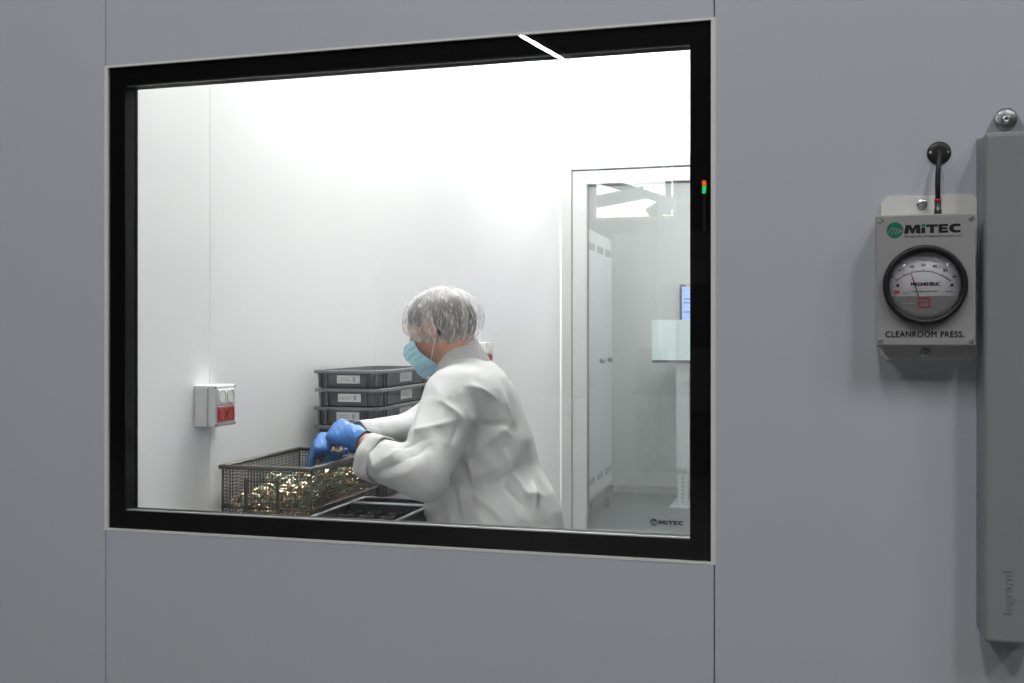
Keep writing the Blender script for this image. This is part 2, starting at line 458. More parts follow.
box('glass_pane', (a0 + sw + .009, BY + .014, FZ + .064), (a1 - sw - .009, BY + .018, zt - .095), M_DGLASS, dr)
bm = bmesh.new(); bcyl(bm, (a1 - .05, BY - .008, 1.05), (a1 - .05, BY - .06, 1.05), .009); bcyl(bm, (a1 - .042, BY - .055, 1.05), (a1 - .17, BY - .055, 1.05), .009)
from_bm('door_handle', bm, M_STEEL, dr)
# changing room behind the door
for nm, lo, hi in (('wall_far', (-2.0, 8.60, FZ), (2.2, 8.65, 2.9)), ('wall_far_left', (-2.0, BY + .05, FZ), (-1.95, 8.60, 2.9)), ('wall_far_right', (2.15, BY + .05, FZ), (2.2, 8.60, 2.9))):
    w = box(nm, lo, hi, M_FARW); tag(w, kind='structure')
w = box('ceiling_far', (-2.0, BY + .05, 2.9), (2.2, 8.65, 2.95), M_FARW); tag(w, kind='structure')
w = box('wall_back_return', (-2.0, BY, FZ), (SX - .05, BY + .05, CZ), M_FARW); tag(w, kind='structure')
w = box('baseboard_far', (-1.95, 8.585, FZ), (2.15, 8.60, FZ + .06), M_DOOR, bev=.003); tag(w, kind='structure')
# hall shell behind the camera
for nm, lo, hi, m in (('wall_hall_rear', (-9, -18.1, FZ), (9, -18, 6.5), M_HWALL), ('wall_hall_left', (-9.1, -18, FZ), (-9, 1.8, 6.5), M_HWALL),
                      ('wall_hall_right', (9, -18, FZ), (9.1, 1.8, 6.5), M_HWALL), ('ceiling_hall', (-9, -18, 6.5), (9, 9, 6.6), M_HWALL),
                      ('wall_hall_front', (-9, 8.9, FZ), (9, 9, 6.5), M_HWALL)):
    w = box(nm, lo, hi, m); tag(w, kind='structure')

# ================================================================== LAMPS
def ceiling_panel(loc, size, m, label, group, zc):
    r = root('ceiling_light', (loc[0], loc[1], zc - .03), label, 'ceiling light', group)
    sx, sy = size[0] / 2, size[1] / 2
    bm = bmesh.new()
    bbox(bm, (loc[0] - sx - .02, loc[1] - sy - .02, zc - .03), (loc[0] - sx, loc[1] + sy + .02, zc)); bbox(bm, (loc[0] + sx, loc[1] - sy - .02, zc - .03), (loc[0] + sx + .02, loc[1] + sy + .02, zc))
    bbox(bm, (loc[0] - sx, loc[1] - sy - .02, zc - .03), (loc[0] + sx, loc[1] - sy, zc)); bbox(bm, (loc[0] - sx, loc[1] + sy, zc - .03), (loc[0] + sx, loc[1] + sy + .02, zc))
    from_bm('lamp_frame', bm, M_TRIM, r)
    box('diffuser', (loc[0] - sx, loc[1] - sy, zc - .022), (loc[0] + sx, loc[1] + sy, zc - .004), m, r)
    return r
ceiling_panel((-1.10, 3.15), (.6, 1.2), M_ROOML, 'white ceiling light panel above the packing table', 'cleanroom ceiling lights', CZ)
ceiling_panel((-1.10, 5.45), (.6, 1.2), M_ROOML, 'white ceiling light panel in front of the glazed door', 'cleanroom ceiling lights', CZ)
ceiling_panel((-.2, 7.3), (1.2, .3), M_ANNL, 'small ceiling light panel in the changing room', None, 2.9)
ROW_TILT = math.atan(.208)
def hall_row(xw, label, yb, ya=-.15, z=4.7):
    """lamp row whose line would meet the cleanroom wall at x = xw; the rows stand a little askew to that wall"""
    xm = xw + .208 * (WY - (ya + yb) / 2); ym = (ya + yb) / 2; L = (ya - yb) / 2 / math.cos(ROW_TILT)
    r = root('hall_light_row', (xm, ym, z), label, 'ceiling light', 'hall light rows')
    box('housing', (xm - .06, ym - L, z + .006), (xm + .06, ym + L, z + .08), M_TRIM, r, bev=.008)
    bm = bmesh.new(); y = ym + L - .02
    while y > ym - L + .1:
        y2 = max(y - 1.45, ym - L + .02)
        bbox(bm, (xm - .03, y2, z), (xm + .03, y, z + .005)); y = y2 - .06
    from_bm('diffuser', bm, M_LAMP, r)
    for yy in np.arange(ym + L - 1, ym - L, -6): cyl('hanger', (xm, yy, z + .08), (xm, yy, 6.5), .004, M_STEEL, r, n=6)
    r.rotation_euler = (0, 0, ROW_TILT)
for xw, lb, yb_, ya_ in ((-5.2, 'linear hall lamp row mirrored in the black window border', -9.6, -6.4), (-3.1, 'linear hall lamp row left of the one above the camera', -2.2, -.15), (-1.0, 'linear hall lamp row running nearly above the camera', -2.2, -.15),
               (1.15, 'linear hall lamp row right of the one above the camera', -2.2, -.15), (3.3, 'linear hall lamp row farthest from the mirrored one', -2.2, -.15)): hall_row(xw, lb, yb_, ya_)
# daylit window high in the hall's rear wall, mirrored over the glazed door
hw = root('window_2', (-3.3, -18, 3.7), 'daylit hall window with yellow frame, mirrored in the cleanroom glass', kind='structure')
box('daylight_pane', (-4.1, -17.99, 3.68), (-2.5, -17.97, 4.9), M_DAY, hw)
bm = bmesh.new(); ring_frame(bm, -4.16, -2.44, 3.62, 4.96, .06, -17.97, -17.90); from_bm('frame', bm, M_YEL2, hw)
for (xa, za, xb, zb, w_) in ((-4.1, 4.02, -3.1, 4.18, .26), (-3.0, 3.7, -2.5, 4.0, .3), (-2.6, 3.7, -2.6, 4.9, .12), (-4.1, 4.74, -2.5, 4.80, .24), (-4.1, 4.5, -2.5, 3.95, .16), (-3.4, 4.9, -2.5, 4.5, .12), (-4.1, 4.86, -3.6, 4.6, .08)):  # dark bars added to break up and weaken the pane's mirrored glow
    n_x, n_z = -(zb - za), xb - xa; q = math.hypot(n_x, n_z); n_x *= w_ / q / 2; n_z *= w_ / q / 2
    poly_prism('pane_blocker', [(xa + n_x, za + n_z), (xb + n_x, zb + n_z), (xb - n_x, zb - n_z), (xa - n_x, za - n_z)], -17.96, -17.92, M_MACH, hw)

# machine with stack light far behind the camera, mirrored in the window border
mc = root('milling_machine', (-.886, -7.2, FZ), 'dark machine tool with an orange and green signal light on top', 'machine')
box('body', (-2.0, -8.2, FZ), (.2, -6.4, 2.2), M_MACH, mc, bev=.04)
box('door', (-1.5, -6.4, .5), (-.3, -6.36, 1.9), M_BIN, mc, bev=.01)
box('door_window', (-1.25, -6.36, 1.1), (-.55, -6.35, 1.7), M_BLACKP, mc)
cyl('pole', (-.886, -6.63, 2.2), (-.886, -6.63, 2.575), .012, M_ALU, mc)
cyl('signal_light', (-.886, -6.63, 2.58), (-.886, -6.63, 2.64), .02, M_GREENL, mc)
cyl('signal_light', (-.886, -6.63, 2.643), (-.886, -6.63, 2.70), .02, M_ORANGE, mc)

# ================================================================== GAUGE BOX ON THE HALL WALL
def screw(name, c, r, h, m, parent, washer=0.0):
    """head facing -Y with a cross recess"""
    bm = bmesh.new()
    if washer: blathe(bm, c, (0, -1, 0), [(washer, 0), (washer, .0015), (washer * .93, .002), (0, .002)], 24)
    b = .0018 if washer else 0
    blathe(bm, c, (0, -1, 0), [(r, b), (r, b + h * .5), (r * .75, b + h), (r * .3, b + h), (r * .25, b + h * .45), (0, b + h * .4)], 16)
    bmesh.ops.recalc_face_normals(bm, faces=bm.faces[:])
    return from_bm(name, bm, m, parent, True)
gb = root('pressure_gauge', (.183, WY - .03, 1.165), 'grey cleanroom pressure gauge box with round dial and green logo', 'gauge')
gx0, gx1, gz0, gz1, gf = .1122, .2537, 1.187, 1.386, 1.690
poly_prism('mounting_plate', [(.132, 1.421), (.257, 1.421), (.2655, 1.412), (.2655, 1.172), (.257, 1.1635), (.132, 1.1635), (.1235, 1.172), (.1235, 1.412)], WY - .0045, WY, M_PLATE, gb)
box('housing', (gx0 + .003, gf + .014, gz0 + .003), (gx1 - .003, WY - .0045, gz1 - .003), M_GREYBOX, gb, bev=.003)
box('lid', (gx0, gf, gz0), (gx1, gf + .013, gz1), M_GREYBOX, gb, bev=.002)
for sx_ in (gx0 + .0065, gx1 - .0065):
    for sz_ in (gz0 + .0075, gz1 - .0075): screw('lid_screw', (sx_, gf, sz_), .0035, .002, M_STEEL, gb)
screw('mounting_screw', (.1837, WY - .0045, 1.4079), .005, .006, M_STEEL, gb, washer=.0078)
screw('mounting_screw', (.1889, WY - .0045, 1.1762), .005, .006, M_STEEL, gb, washer=.0078)
gc = (.1818, gf, 1.2787); GR = .0600
lathe('bezel', gc, (0, -1, 0), [(GR, 0), (GR, .009), (GR * .96, .0125), (GR * .90, .0125), (GR * .855, .008), (GR * .845, -.001), (GR * .99, -.001)], M_BLACKP, gb, 64, closed=True)
dial = lathe('dial', gc, (0, -1, 0), [(0, .0010), (GR * .86, .0010), (GR * .86, 0), (0, 0)], M_DIAL, gb, 64)
dy = gf - .0011
def arcpts(r, a0, a1, n, c=(gc[0], gc[2])): return [(c[0] + r * math.sin(a0 + (a1 - a0) * i / n), c[1] + r * math.cos(a0 + (a1 - a0) * i / n)) for i in range(n + 1)]
R_ = GR * .855; hcut = -.017; aa = math.acos(hcut / R_)
poly_prism('clear_cover', arcpts(R_ * .995, aa, 2 * math.pi - aa, 40), gf - .0045, dy, M_DIALG, dial)
for o_ in (-.0003, 0, .0003): text('dial_lettering', 'MAGNEHELIC', (gc[0] + .001 + o_, dy, gc[2] + .0015), .041, M_INK, dial, height=.0052, depth=.0004 + abs(o_) * .3)
text('dial_lettering', 'PASCALS', (gc[0] - .002, dy, gc[2] + .0385), .011, M_INK, dial, height=.0018)
text('dial_lettering', 'MAX. PRESSURE 15 PSIG', (gc[0], dy, gc[2] - .0098), .036, M_INK, dial, height=.0017)
text('dial_lettering', 'Dwyer', (gc[0] + .036, dy, gc[2] - .0105), .012, M_INK, dial, height=.003)
text('dial_lettering', 'MADE IN U.S.A.', (gc[0] - .027, dy, gc[2] - .0122), .010, M_INK, dial, height=.0014)
pv = (gc[0] - .003, gc[2] - .036)         # needle pivot
for i, s_ in enumerate(('0', '10', '20', '30', '40', '50', '60')):
    a = math.radians(-42 + 14 * i + 1.0)
    text('dial_number', s_, (pv[0] + .0665 * math.sin(a), dy, pv[1] + .0665 * math.cos(a)), .0035 if s_ == '0' else .0062, M_INK, dial, height=.0045, bold=.01)
bm = bmesh.new()
for i in range(31):
    a = math.radians(-42 + 84 * i / 30 + 1); r0, r1 = .0565, (.0605 if i % 5 == 0 else .0585); w_ = .00035
    c_, s_ = math.cos(a), math.sin(a)
    Q = [(pv[0] + r * s_ + q * c_, dy - .0003, pv[1] + r * c_ - q * s_) for r, q in ((r0, -w_), (r1, -w_), (r1, w_), (r0, w_))]
    bm.faces.new([bm.verts.new(q) for q in Q])
A = arcpts(.0565, math.radians(-41), math.radians(43), 24, pv); B2 = arcpts(.0570, math.radians(-41), math.radians(43), 24, pv)
for i in range(24): bm.faces.new([bm.verts.new((p[0], dy - .0003, p[1])) for p in (A[i], A[i + 1], B2[i + 1], B2[i])])
from_bm('scale_marks', bm, M_INK, dial)
a = math.radians(-17); nd = [(pv[0] + r * math.sin(a) + q * math.cos(a), pv[1] + r * math.cos(a) - q * math.sin(a)) for r, q in ((0.012, -.0007), (.046, -.0005), (.046, .0005), (.012, .0007))]
poly_prism('needle', nd, gf - .0035, gf - .003, M_INK, dial)
nd = [(pv[0] + r * math.sin(a) + q * math.cos(a), pv[1] + r * math.cos(a) - q * math.sin(a)) for r, q in ((0.046, -.0008), (.0575, -.0003), (.0575, .0003), (.046, .0008))]
poly_prism('needle_tip', nd, gf - .0035, gf - .003, M_REDINK, dial)
for s_ in (-.0385, .0385): screw('dial_screw', (gc[0] + s_, dy, gc[2] - .0005), .0022, .0012, M_BLACKP, dial)
box('red_badge', (gc[0] - .043, dy - .0004, gc[2] - .0122), (gc[0] - .036, dy, gc[2] - .0082), M_REDINK, dial)
bm = bmesh.new(); ring_frame(bm, gc[0] - .0095, gc[0] + .0070, gc[2] - .0335, gc[2] - .0195, .0013, gf - .0052, gf - .0045); from_bm('red_frame', bm, M_REDINK, dial)
box('red_frame_bar', (gc[0] - .008, gf - .005, gc[2] - .0268), (gc[0] + .0055, gf - .0046, gc[2] - .0261), M_REDINK, dial)
text('cover_lettering', 'SERIES 2000', (gc[0] - .024, gf - .0046, gc[2] - .028), .016, M_DIAL, dial, height=.0022)
lathe('lens', gc, (0, -1, 0), [(0, .0085), (GR * .6, .0078), (GR * .85, .006), (GR * .85, .0055), (GR * .6, .0073), (0, .008)], M_LENS, gb, 48)
# logo and lettering of the box
BLOCK = {'M': [(0, 0), (.10, 1), (.40, 1), (.53, .52), (.66, 1), (.96, 1), (1, 0), (.73, 0), (.72, .56), (.58, 0), (.44, 0), (.30, .56), (.27, 0)],
         'T': [(.34, 0), (.34, .72), (0, .72), (0, 1), (1, 1), (1, .72), (.66, .72), (.66, 0)],
         'E': [(0, 0), (0, 1), (1, 1), (1, .75), (.38, .75), (.38, .625), (.92, .625), (.92, .385), (.38, .385), (.38, .25), (1, .25), (1, 0)],
         'C': [(1, .30), (1, .02), (.75, -.02), (.45, -.02), (.18, .1), (.02, .35), (.02, .65), (.18, .9), (.45, 1.02), (.75, 1.02), (1, .98), (1, .70), (.75, .75), (.55, .73), (.40, .6), (.40, .4), (.55, .27), (.75, .25)]}
def mitec_logo(cx, cy, cz, w, parent, mats, tagline=True):
    """round striped emblem and bold word mark, total width w, facing -Y"""
    s = w / .1062
    lg = lathe('logo_emblem', (cx - .0416 * s, cy, cz), (0, -1, 0), [(0, .0005), (.0118 * s, .0005), (.0118 * s, 0), (0, 0)], mats[1], parent, 32, smooth=False)
    bm = bmesh.new()
    for k in range(4):
        pts = [(-.0085 + .0042 * k - .001, -.0075 + (.0 if k else .003)), (-.0035 + .0042 * k, .0045 - .0012 * k)]
        (x0, z0), (x1, z1) = pts
        q = .00055
        for (xa, za, xb, zb) in ((x0, z0, x1, z1), (x1, z1, min(x1 + .004, .009), z1 - .0045)):
            v = [(cx + (-.0416 + X) * s, cy - .0007, cz + Z * s) for X, Z in ((xa - q, za), (xa + q, za), (xb + q, zb), (xb - q, zb))]
            if abs(xb - xa) + abs(zb - za) > .001: bm.faces.new([bm.verts.new(p) for p in v])
    from_bm('logo_stripes', bm, mats[2], lg)
    hgt = .0128 * s; zc = cz + .0008 * s
    x = -.0285
    for ch, wd in (('M', .0232), ('i', .0058), ('T', .0165), ('E', .0135), ('C', .0160)):
        if ch == 'i':
            box('logo_letter', (cx + (x + .0003) * s, cy - .0004, zc - hgt / 2), (cx + (x + wd - .0003) * s, cy, zc + hgt * .16), mats[0], parent)
            box('logo_letter', (cx + (x + .0003) * s, cy - .0004, zc + hgt * .27), (cx + (x + wd - .0003) * s, cy, zc + hgt * .56), mats[1], parent)
        else:
            poly_prism('logo_letter', [(cx + (x + px * wd) * s, zc + (pz - .5) * hgt) for px, pz in BLOCK[ch]], cy - .0004, cy, mats[0], parent)
        x += wd + .0009
    if tagline:
        text('logo_tagline', 'Purely Air Treatment need you', (cx + .0122 * s, cy, cz - .0105 * s), .0795 * s, mats[0], parent, height=.0034 * s)
mitec_logo(.1815, gf, 1.3630, .1075, gb, (M_INK, M_GREEN, M_GREYBOX))
for o_ in (-.00028, .00028): text('box_lettering', 'CLEANROOM PRESS.', (.1815 + o_, gf, 1.2045), .111, M_INK, gb, height=.0088, spacing=1.12, depth=.0004 + abs(o_ + .0003))
mitec_logo(-.2183, WY + .0355, .8832, .0575, win, (M_INK, mat('sticker_teal', (.02, .09, .075), .5), M_PLATE), tagline=True)

# cable, gland disc
cb = root('gauge_cable', (.207, WY, 1.40), 'black cable running from round wall grommet down to the gauge box', 'cable')
lathe('grommet', (.2093, WY, 1.4875), (0, -1, 0), [(0, .004), (.010, .0042), (.0165, .0035), (.0178, .0015), (.0178, 0), (0, 0)], M_BLACKP, cb, 40)
for s_ in (-.0128, .0128): screw('grommet_screw', (.2093 + s_, WY - .0035, 1.4875 + .0005), .0024, .0018, M_STEEL, cb)
tube('cord', [(.2085, WY - .002, 1.489), (.2083, WY - .012, 1.486), (.2073, WY - .020, 1.478), (.2058, WY - .024, 1.466), (.2045, WY - .026, 1.450), (.2040, WY - .027, 1.432), (.2043, WY - .028, 1.412)], .0038, M_BLACKP, cb, 12)
lathe('red_ring', (.2043, WY - .028, 1.4085), (0, 0, 1), [(.0040, 0), (.0054, 0), (.0054, .0035), (.0040, .0035)], M_REDINK, cb, 20, closed=True)
lathe('brass_connector', (.2043, WY - .028, 1.385), (0, 0, 1), [(0, 0), (.0055, 0), (.0055, .011), (.0048, .012), (.0048, .0238), (0, .0238)], M_DARKST, cb, 20)

# grey trunking at the right
du = root('cable_trunking', (.305, WY, .745), 'tall pale grey plastic trunking box with washer screw at its top', 'trunking')
tx0, tx1, tz0, tz1, tf = .2645, .345, .7445, 1.505, 1.683
box('cover', (tx0, tf, tz0), (tx1, WY - .010, tz1), M_DUCT, du, bev=.0075, seg=4, smooth=False)
box('back_tray', (tx0 - .0015, WY - .0095, tz0 + .012), (tx1 + .0015, WY, tz1 + .001), M_DUCT, du, bev=.001, seg=1)
poly_prism('mounting_lug', [(tx0 + .002, 1.495), (tx1 - .002, 1.495), (.318, 1.545), (.311, 1.551), (.298, 1.551), (.291, 1.545)], WY - .006, WY, M_DUCT, du)
screw('lug_screw', (.304, WY - .006, 1.5325), .0068, .006, M_STEEL, du, washer=.0158)
text('raised_lettering', 'legrand', (.2985, tf + .0002, .8235), .064, M_DUCT, du, height=.0165, depth=.0014, M=Matrix.Rotation(math.pi / 2, 4, 'X') @ Matrix.Rotation(math.pi / 2, 4, 'Z'))

# ================================================================== CHANGING ROOM BEHIND THE DOOR
lk = root('locker', (-1.64, 7.43, FZ), 'tall grey metal locker with two handled doors behind the glazed door', 'locker')
lx, ly0, ly1, lz0, lz1 = -1.39, 6.95, 7.91, .075, 1.95
box('body', (-1.89, ly0, lz0), (lx - .02, ly1, lz1), M_LOCK, lk, bev=.003)
box('plinth', (-1.89, ly0, lz0 - .012), (lx - .015, ly1, lz0), M_LOCK, lk)
for i in range(3):
    a, b = ly0 + .32 * i + .004, ly0 + .32 * (i + 1) - .004
    d_ = box('door', (lx - .02, a, lz0 + .02), (lx, b, lz1 - .02), M_LOCK, lk, bev=.002, seg=1)
    for zz in (lz0 + .10, lz1 - .15):
        for k in range(6):
            yy = a + .05 + k * .036 + (.012 if k > 2 else 0)
            box('vent_slot', (lx - .001, yy, zz), (lx + .0012, yy + .02, zz + .05), M_SLOT, d_)
    if i == 0: continue
    hb = bmesh.new(); yy = b - .16
    bcyl(hb, (lx, yy, 1.03), (lx + .035, yy, 1.03), .016, n=16); bcyl(hb, (lx + .03, yy + .012, 1.033), (lx + .03, yy - .07, 1.02), .009, n=10)
    from_bm('handle', hb, M_DARKST, d_, True)
for yy in (ly0 + .06, ly1 - .05):
    for xx in (-1.80, -1.42):
        pts = [(xx - .03, .07), (xx + .05, .07), (xx + .045, .03), (xx + .025, -.02), (xx + .022, FZ), (xx - .012, FZ), (xx - .01, -.01), (xx - .02, .03)]
        poly_prism('leg', pts, yy - .02, yy + .02, M_MACH, lk)
ds = root('standing_desk', (-.6, 8.1, FZ), 'height-adjustable steel desk with pale frosted front panel behind the door', 'desk')
box('column', (-.9025, 7.93, .19), (-.805, 8.0, 1.02), M_LOCK, ds, bev=.004)
cl_ = box('lower_column', (-.893, 7.94, FZ + .012), (-.815, 7.99, .19), M_LOCK, ds, bev=.003)
for k in range(8): box('slot', (-.862, 7.9385, FZ + .04 + k * .029), (-.846, 7.9405, FZ + .052 + k * .029), M_SLOT, cl_)
for zz in (.33, .20): screw('bolt', (-.853, 7.93, zz + .02), .012, .008, M_STEEL, ds)
box('base_plate', (-.95, 7.90, FZ), (-.78, 8.35, FZ + .012), M_LOCK, ds, bev=.003)
box('column', (-.20, 7.93, FZ), (-.11, 8.0, 1.02), M_LOCK, ds, bev=.004)
box('desk_top', (-1.08, 7.90, 1.005), (-.05, 8.5, 1.026), M_TABLE, ds, bev=.003)
box('front_panel', (-1.077, 7.866, 1.027), (-.8795, 7.884, 1.3283), M_FROST, ds, bev=.002)
box('front_panel', (-.8775, 7.866, 1.027), (-.06, 7.884, 1.3283), M_FROST, ds, bev=.002)
mo = root('monitor', (-.6, 8.15, 1.026), 'black framed monitor with a blue screen on the standing desk', 'monitor')
bm = bmesh.new(); ring_frame(bm, -.895, -.36, 1.27, 1.605, .017, 8.10, 8.13); bbox(bm, (-.88, 8.118, 1.28), (-.37, 8.135, 1.595))
from_bm('casing', bm, M_BLACKP, mo)
box('screen', (-.877, 8.108, 1.288), (-.378, 8.116, 1.587), M_SCREEN, mo)
for k, (w_, z_) in enumerate(((.2, 1.56), (.34, 1.49), (.28, 1.46), (.4, 1.39))): box('screen_text_line', (-.865, 8.1065, z_), (-.865 + w_, 8.1079, z_ + .006), M_IRIS if k else M_PAPER, mo)
box('yellow_sticker', (-.85, 8.097, 1.591), (-.76, 8.0995, 1.603), M_YEL, mo)
box('stand', (-.65, 8.136, 1.05), (-.58, 8.16, 1.45), M_BLACKP, mo); box('foot', (-.72, 8.05, 1.026), (-.51, 8.25, 1.05), M_BLACKP, mo, bev=.004)

# ================================================================== SOCKET BOXES ON THE SIDE WALL
def socket_box(yc, zc, label, s=1.0):
    r = root('socket_box', (SX, yc, zc - .053), label, 'socket box')
    x0, x1 = SX, SX + .060; hw, hh = .052, .0535
    box('back_box', (x0, yc - hw, zc - hh), (x0 + .038, yc + hw, zc + hh), M_SOCK, r, bev=.004)
    box('lid', (x0 + .0385, yc - hw, zc - hh), (x1, yc + hw, zc + hh), M_SOCK, r, bev=.005)
    for sgn in (1, -1):
        zz = zc + sgn * .0225 + .001; up = sgn > 0
        p = box('outlet_plate', (x1, yc - .040, zz - .0195), (x1 + .003, yc + .040, zz + .0195), M_SOCKW if up else M_RED, r, bev=.001, seg=1)
        for oy in (-.0195, .0195):
            o = lathe('outlet', (x1 + .003, yc + oy, zz), (1, 0, 0), [(.0170, 0), (.0170, .0014), (.0155, .0014), (.0150, -.0022), (0, -.0022)], M_SOCKD if up else M_REDD, p, 24)
            for hz in (-.006, .006): cyl('pin_hole', (x1 + .0009, yc + oy + hz, zz), (x1 + .0014, yc + oy + hz, zz), .0024, M_INK, o, n=10)
    for a in (-1, 1):
        for b in (-1, 1): cyl('lid_screw', (x1 - .001, yc + a * (hw - .005), zc + b * (hh - .0055)), (x1 + .0012, yc + a * (hw - .005), zc + b * (hh - .0055)), .0026, M_MACH, r, n=10)
socket_box(2.402, 1.0235, 'grey socket box with white and red outlets above the wire basket')
socket_box(4.78, 1.120, 'grey socket box with white and red outlets behind the person')

# ================================================================== WORK TABLE AND WHAT STANDS ON IT
TZ = .70
tb = root('work_table', (-1.21, 2.8, FZ), 'grey work table along the white wall under basket and trays', 'table')
box('table_top', (-1.485, 1.95, TZ - .03), (-.94, 3.6, TZ), M_TABLE, tb, bev=.003)
for xx in (-1.46, -.99):
    for yy in (1.98, 3.53): box('leg', (xx, yy, FZ), (xx + .04, yy + .04, TZ - .03), M_ALU, tb, bev=.002, seg=1)
box('stretcher', (-1.455, 2.02, .02), (-1.425, 3.53, .05), M_ALU, tb)

# --- stack of seven shallow bins
BW, BL, BH, PITCH = .110, .255, .0566, .0568
def make_bin():
    r = root('storage_bin', (0, 0, 0), 'x', 'bin', 'stacked grey bins')
    bm = bmesh.new()
    def ring(hx, hy, z, rc=.012):
        out = []
        for cx, cy, a0 in ((hx - rc, hy - rc, 0), (-hx + rc, hy - rc, 90), (-hx + rc, -hy + rc, 180), (hx - rc, -hy + rc, 270)):
            for k in range(4):
                t = math.radians(a0 + 30 * k); out.append(bm.verts.new((cx + rc * math.cos(t), cy + rc * math.sin(t), z)))
        return out
    Z = [ring(BW - .018, BL - .018, 0), ring(BW - .012, BL - .012, .004), ring(BW - .008, BL - .008, BH - .008), ring(BW - .0105, BL - .0105, BH - .004), ring(BW - .0145, BL - .0145, .006)]
    for A, B in zip(Z, Z[1:]):
        for k in range(16): bm.faces.new((A[k], A[(k + 1) % 16], B[(k + 1) % 16], B[k]))
    bm.faces.new(Z[0][::-1]); bm.faces.new(Z[-1])
    from_bm('body', bm, M_BIN, r)
    bm = bmesh.new()
    Z = [ring(BW - .009, BL - .009, BH - .010), ring(BW, BL, BH - .0095), ring(BW, BL, BH - .001), ring(BW - .001, BL - .001, BH), ring(BW - .010, BL - .010, BH)]
    for A, B in zip(Z, Z[1:] + Z[:1]):
        for k in range(16): bm.faces.new((A[k], A[(k + 1) % 16], B[(k + 1) % 16], B[k]))
    from_bm('rim', bm, mat('bin_rim_grey', (.19, .20, .21), .4), r)
    for sx_ in (-.088, -.066, .062, .086): box('rib', (sx_ - .0028, -BL + .0015, .004), (sx_ + .0028, -BL + .012, BH - .009), M_BIN, r)
    for sy_ in (-BL + .02, -BL + .05, -BL + .075, BL - .075, BL - .05, BL - .02): box('rib', (BW - .012, sy_ - .0028, .004), (BW - .0015, sy_ + .0028, BH - .009), M_BIN, r)
    l = box('label_card', (-.032, -BL + .0075, .016), (.043, -BL + .0092, .041), M_PAPER, r)
    box('print_line', (-.026, -BL + .0071, .024), (.012, -BL + .0076, .0262), M_PRINT, l); box('print_line', (-.026, -BL + .0071, .030), (.008, -BL + .0076, .0318), M_PRINT, l)
    box('print_block', (.020, -BL + .0071, .021), (.028, -BL + .0076, .036), M_PRINT, l)
    l = box('label_card', (BW - .0092, -.05, .014), (BW - .0075, .06, .043), M_PAPER, r)
    box('print_line', (BW - .0076, -.036, .024), (BW - .0071, .03, .0265), M_PRINT, l); box('print_line', (BW - .0076, -.036, .031), (BW - .0071, .012, .033), M_PRINT, l)
    return r
bin0 = make_bin()
ORD = ['bottom grey bin of the labelled stack, standing on the table', 'second grey bin from the bottom of the labelled stack', 'third grey bin from the bottom of the labelled stack', 'middle grey bin of the labelled stack of seven',
       'third grey bin from the top of the labelled stack', 'second grey bin from the top of the labelled stack', 'top grey bin of the stack, open with white label cards']
for i in range(7):
    b = bin0 if i == 0 else copy_tree(bin0)
    b['label'] = ORD[i]
    jx = [0, .001, -.001, .0, -.001, .0015, 0][i]
    b.location = (-1.352 + jx, 3.212, TZ + i * PITCH); b.rotation_euler = (0, 0, math.radians(1.3 + [0, .4, -.3, .3, -.2, .4, 0][i]))

# --- wire basket
bk = root('wire_basket', (-1.339, 2.669, TZ), 'dark steel wire mesh basket full of small brass fittings', 'basket')
bx, by, bw, bl, bh = -1.339, 2.669, .135, .235, .165
bm = bmesh.new()
for (x0, x1, y0_, y1_) in ((-bw, bw, -bl, -bl + .016), (-bw, bw, bl - .016, bl), (-bw, -bw + .016, -bl + .016, bl - .016), (bw - .016, bw, -bl + .016, bl - .016)):
    bbox(bm, (bx + x0, by + y0_, TZ + bh - .011), (bx + x1, by + y1_, TZ + bh), .002, 1)
from_bm('rim', bm, M_DARKST, bk)
def mesh_wall(axis, c, half, off):
    """grid of wires: axis 'y' = wall facing Y at y=c; 'x' = wall facing X at x=c; 'z' = bottom"""
    bm = bmesh.new(); p = .0088; r = .0010
    if axis == 'z':
        for k in np.arange(-bw + .012, bw - .011, p): bcyl(bm, (bx + k, by - bl + .012, TZ + .006), (bx + k, by + bl - .012, TZ + .006), r, n=4, cap=False)
        for k in np.arange(-bl + .012, bl - .011, p): bcyl(bm, (bx - bw + .012, by + k, TZ + .0078), (bx + bw - .012, by + k, TZ + .0078), r, n=4, cap=False)
    else:
        for k in np.arange(-half, half + .001, p):
            a = (bx + k, by + c, TZ + .005) if axis == 'y' else (bx + c, by + k, TZ + .005)
            bcyl(bm, a, (a[0], a[1], TZ + bh - .006), r, n=4, cap=False)
        for z in np.arange(.008, bh - .008, p):
            o = off
            a = (bx - half, by + c + o, TZ + z) if axis == 'y' else (bx + c + o, by - half, TZ + z)
            b = (bx + half, by + c + o, TZ + z) if axis == 'y' else (bx + c + o, by + half, TZ + z)
            bcyl(bm, a, b, r, n=4, cap=False)
    o = from_bm('wire_mesh', bm, M_DARKST, bk); o['kind'] = 'stuff'
mesh_wall('y', -bl + .011, bw - .011, -.0018); mesh_wall('y', bl - .011, bw - .011, .0018)
mesh_wall('x', -bw + .011, bl - .011, -.0018); mesh_wall('x', bw - .011, bl - .011, .0018); mesh_wall('z', 0, 0, 0)
bm = bmesh.new()
for z in (.004, .055):
    q = .0075
    btube(bm, [(bx + sx_ * (bw - q), by + sy_ * (bl - q), TZ + z) for sx_, sy_ in ((-1, -1), (1, -1), (1, 1), (-1, 1))], .0028, 6, closed=True)
for sx_, sy_ in ((-1, -1), (1, -1), (1, 1), (-1, 1)): bcyl(bm, (bx + sx_ * (bw - .0085), by + sy_ * (bl - .0085), TZ + .001), (bx + sx_ * (bw - .0085), by + sy_ * (bl - .0085), TZ + bh - .008), .0028, n=6)
from_bm('frame_wire', bm, M_DARKST, bk, True)
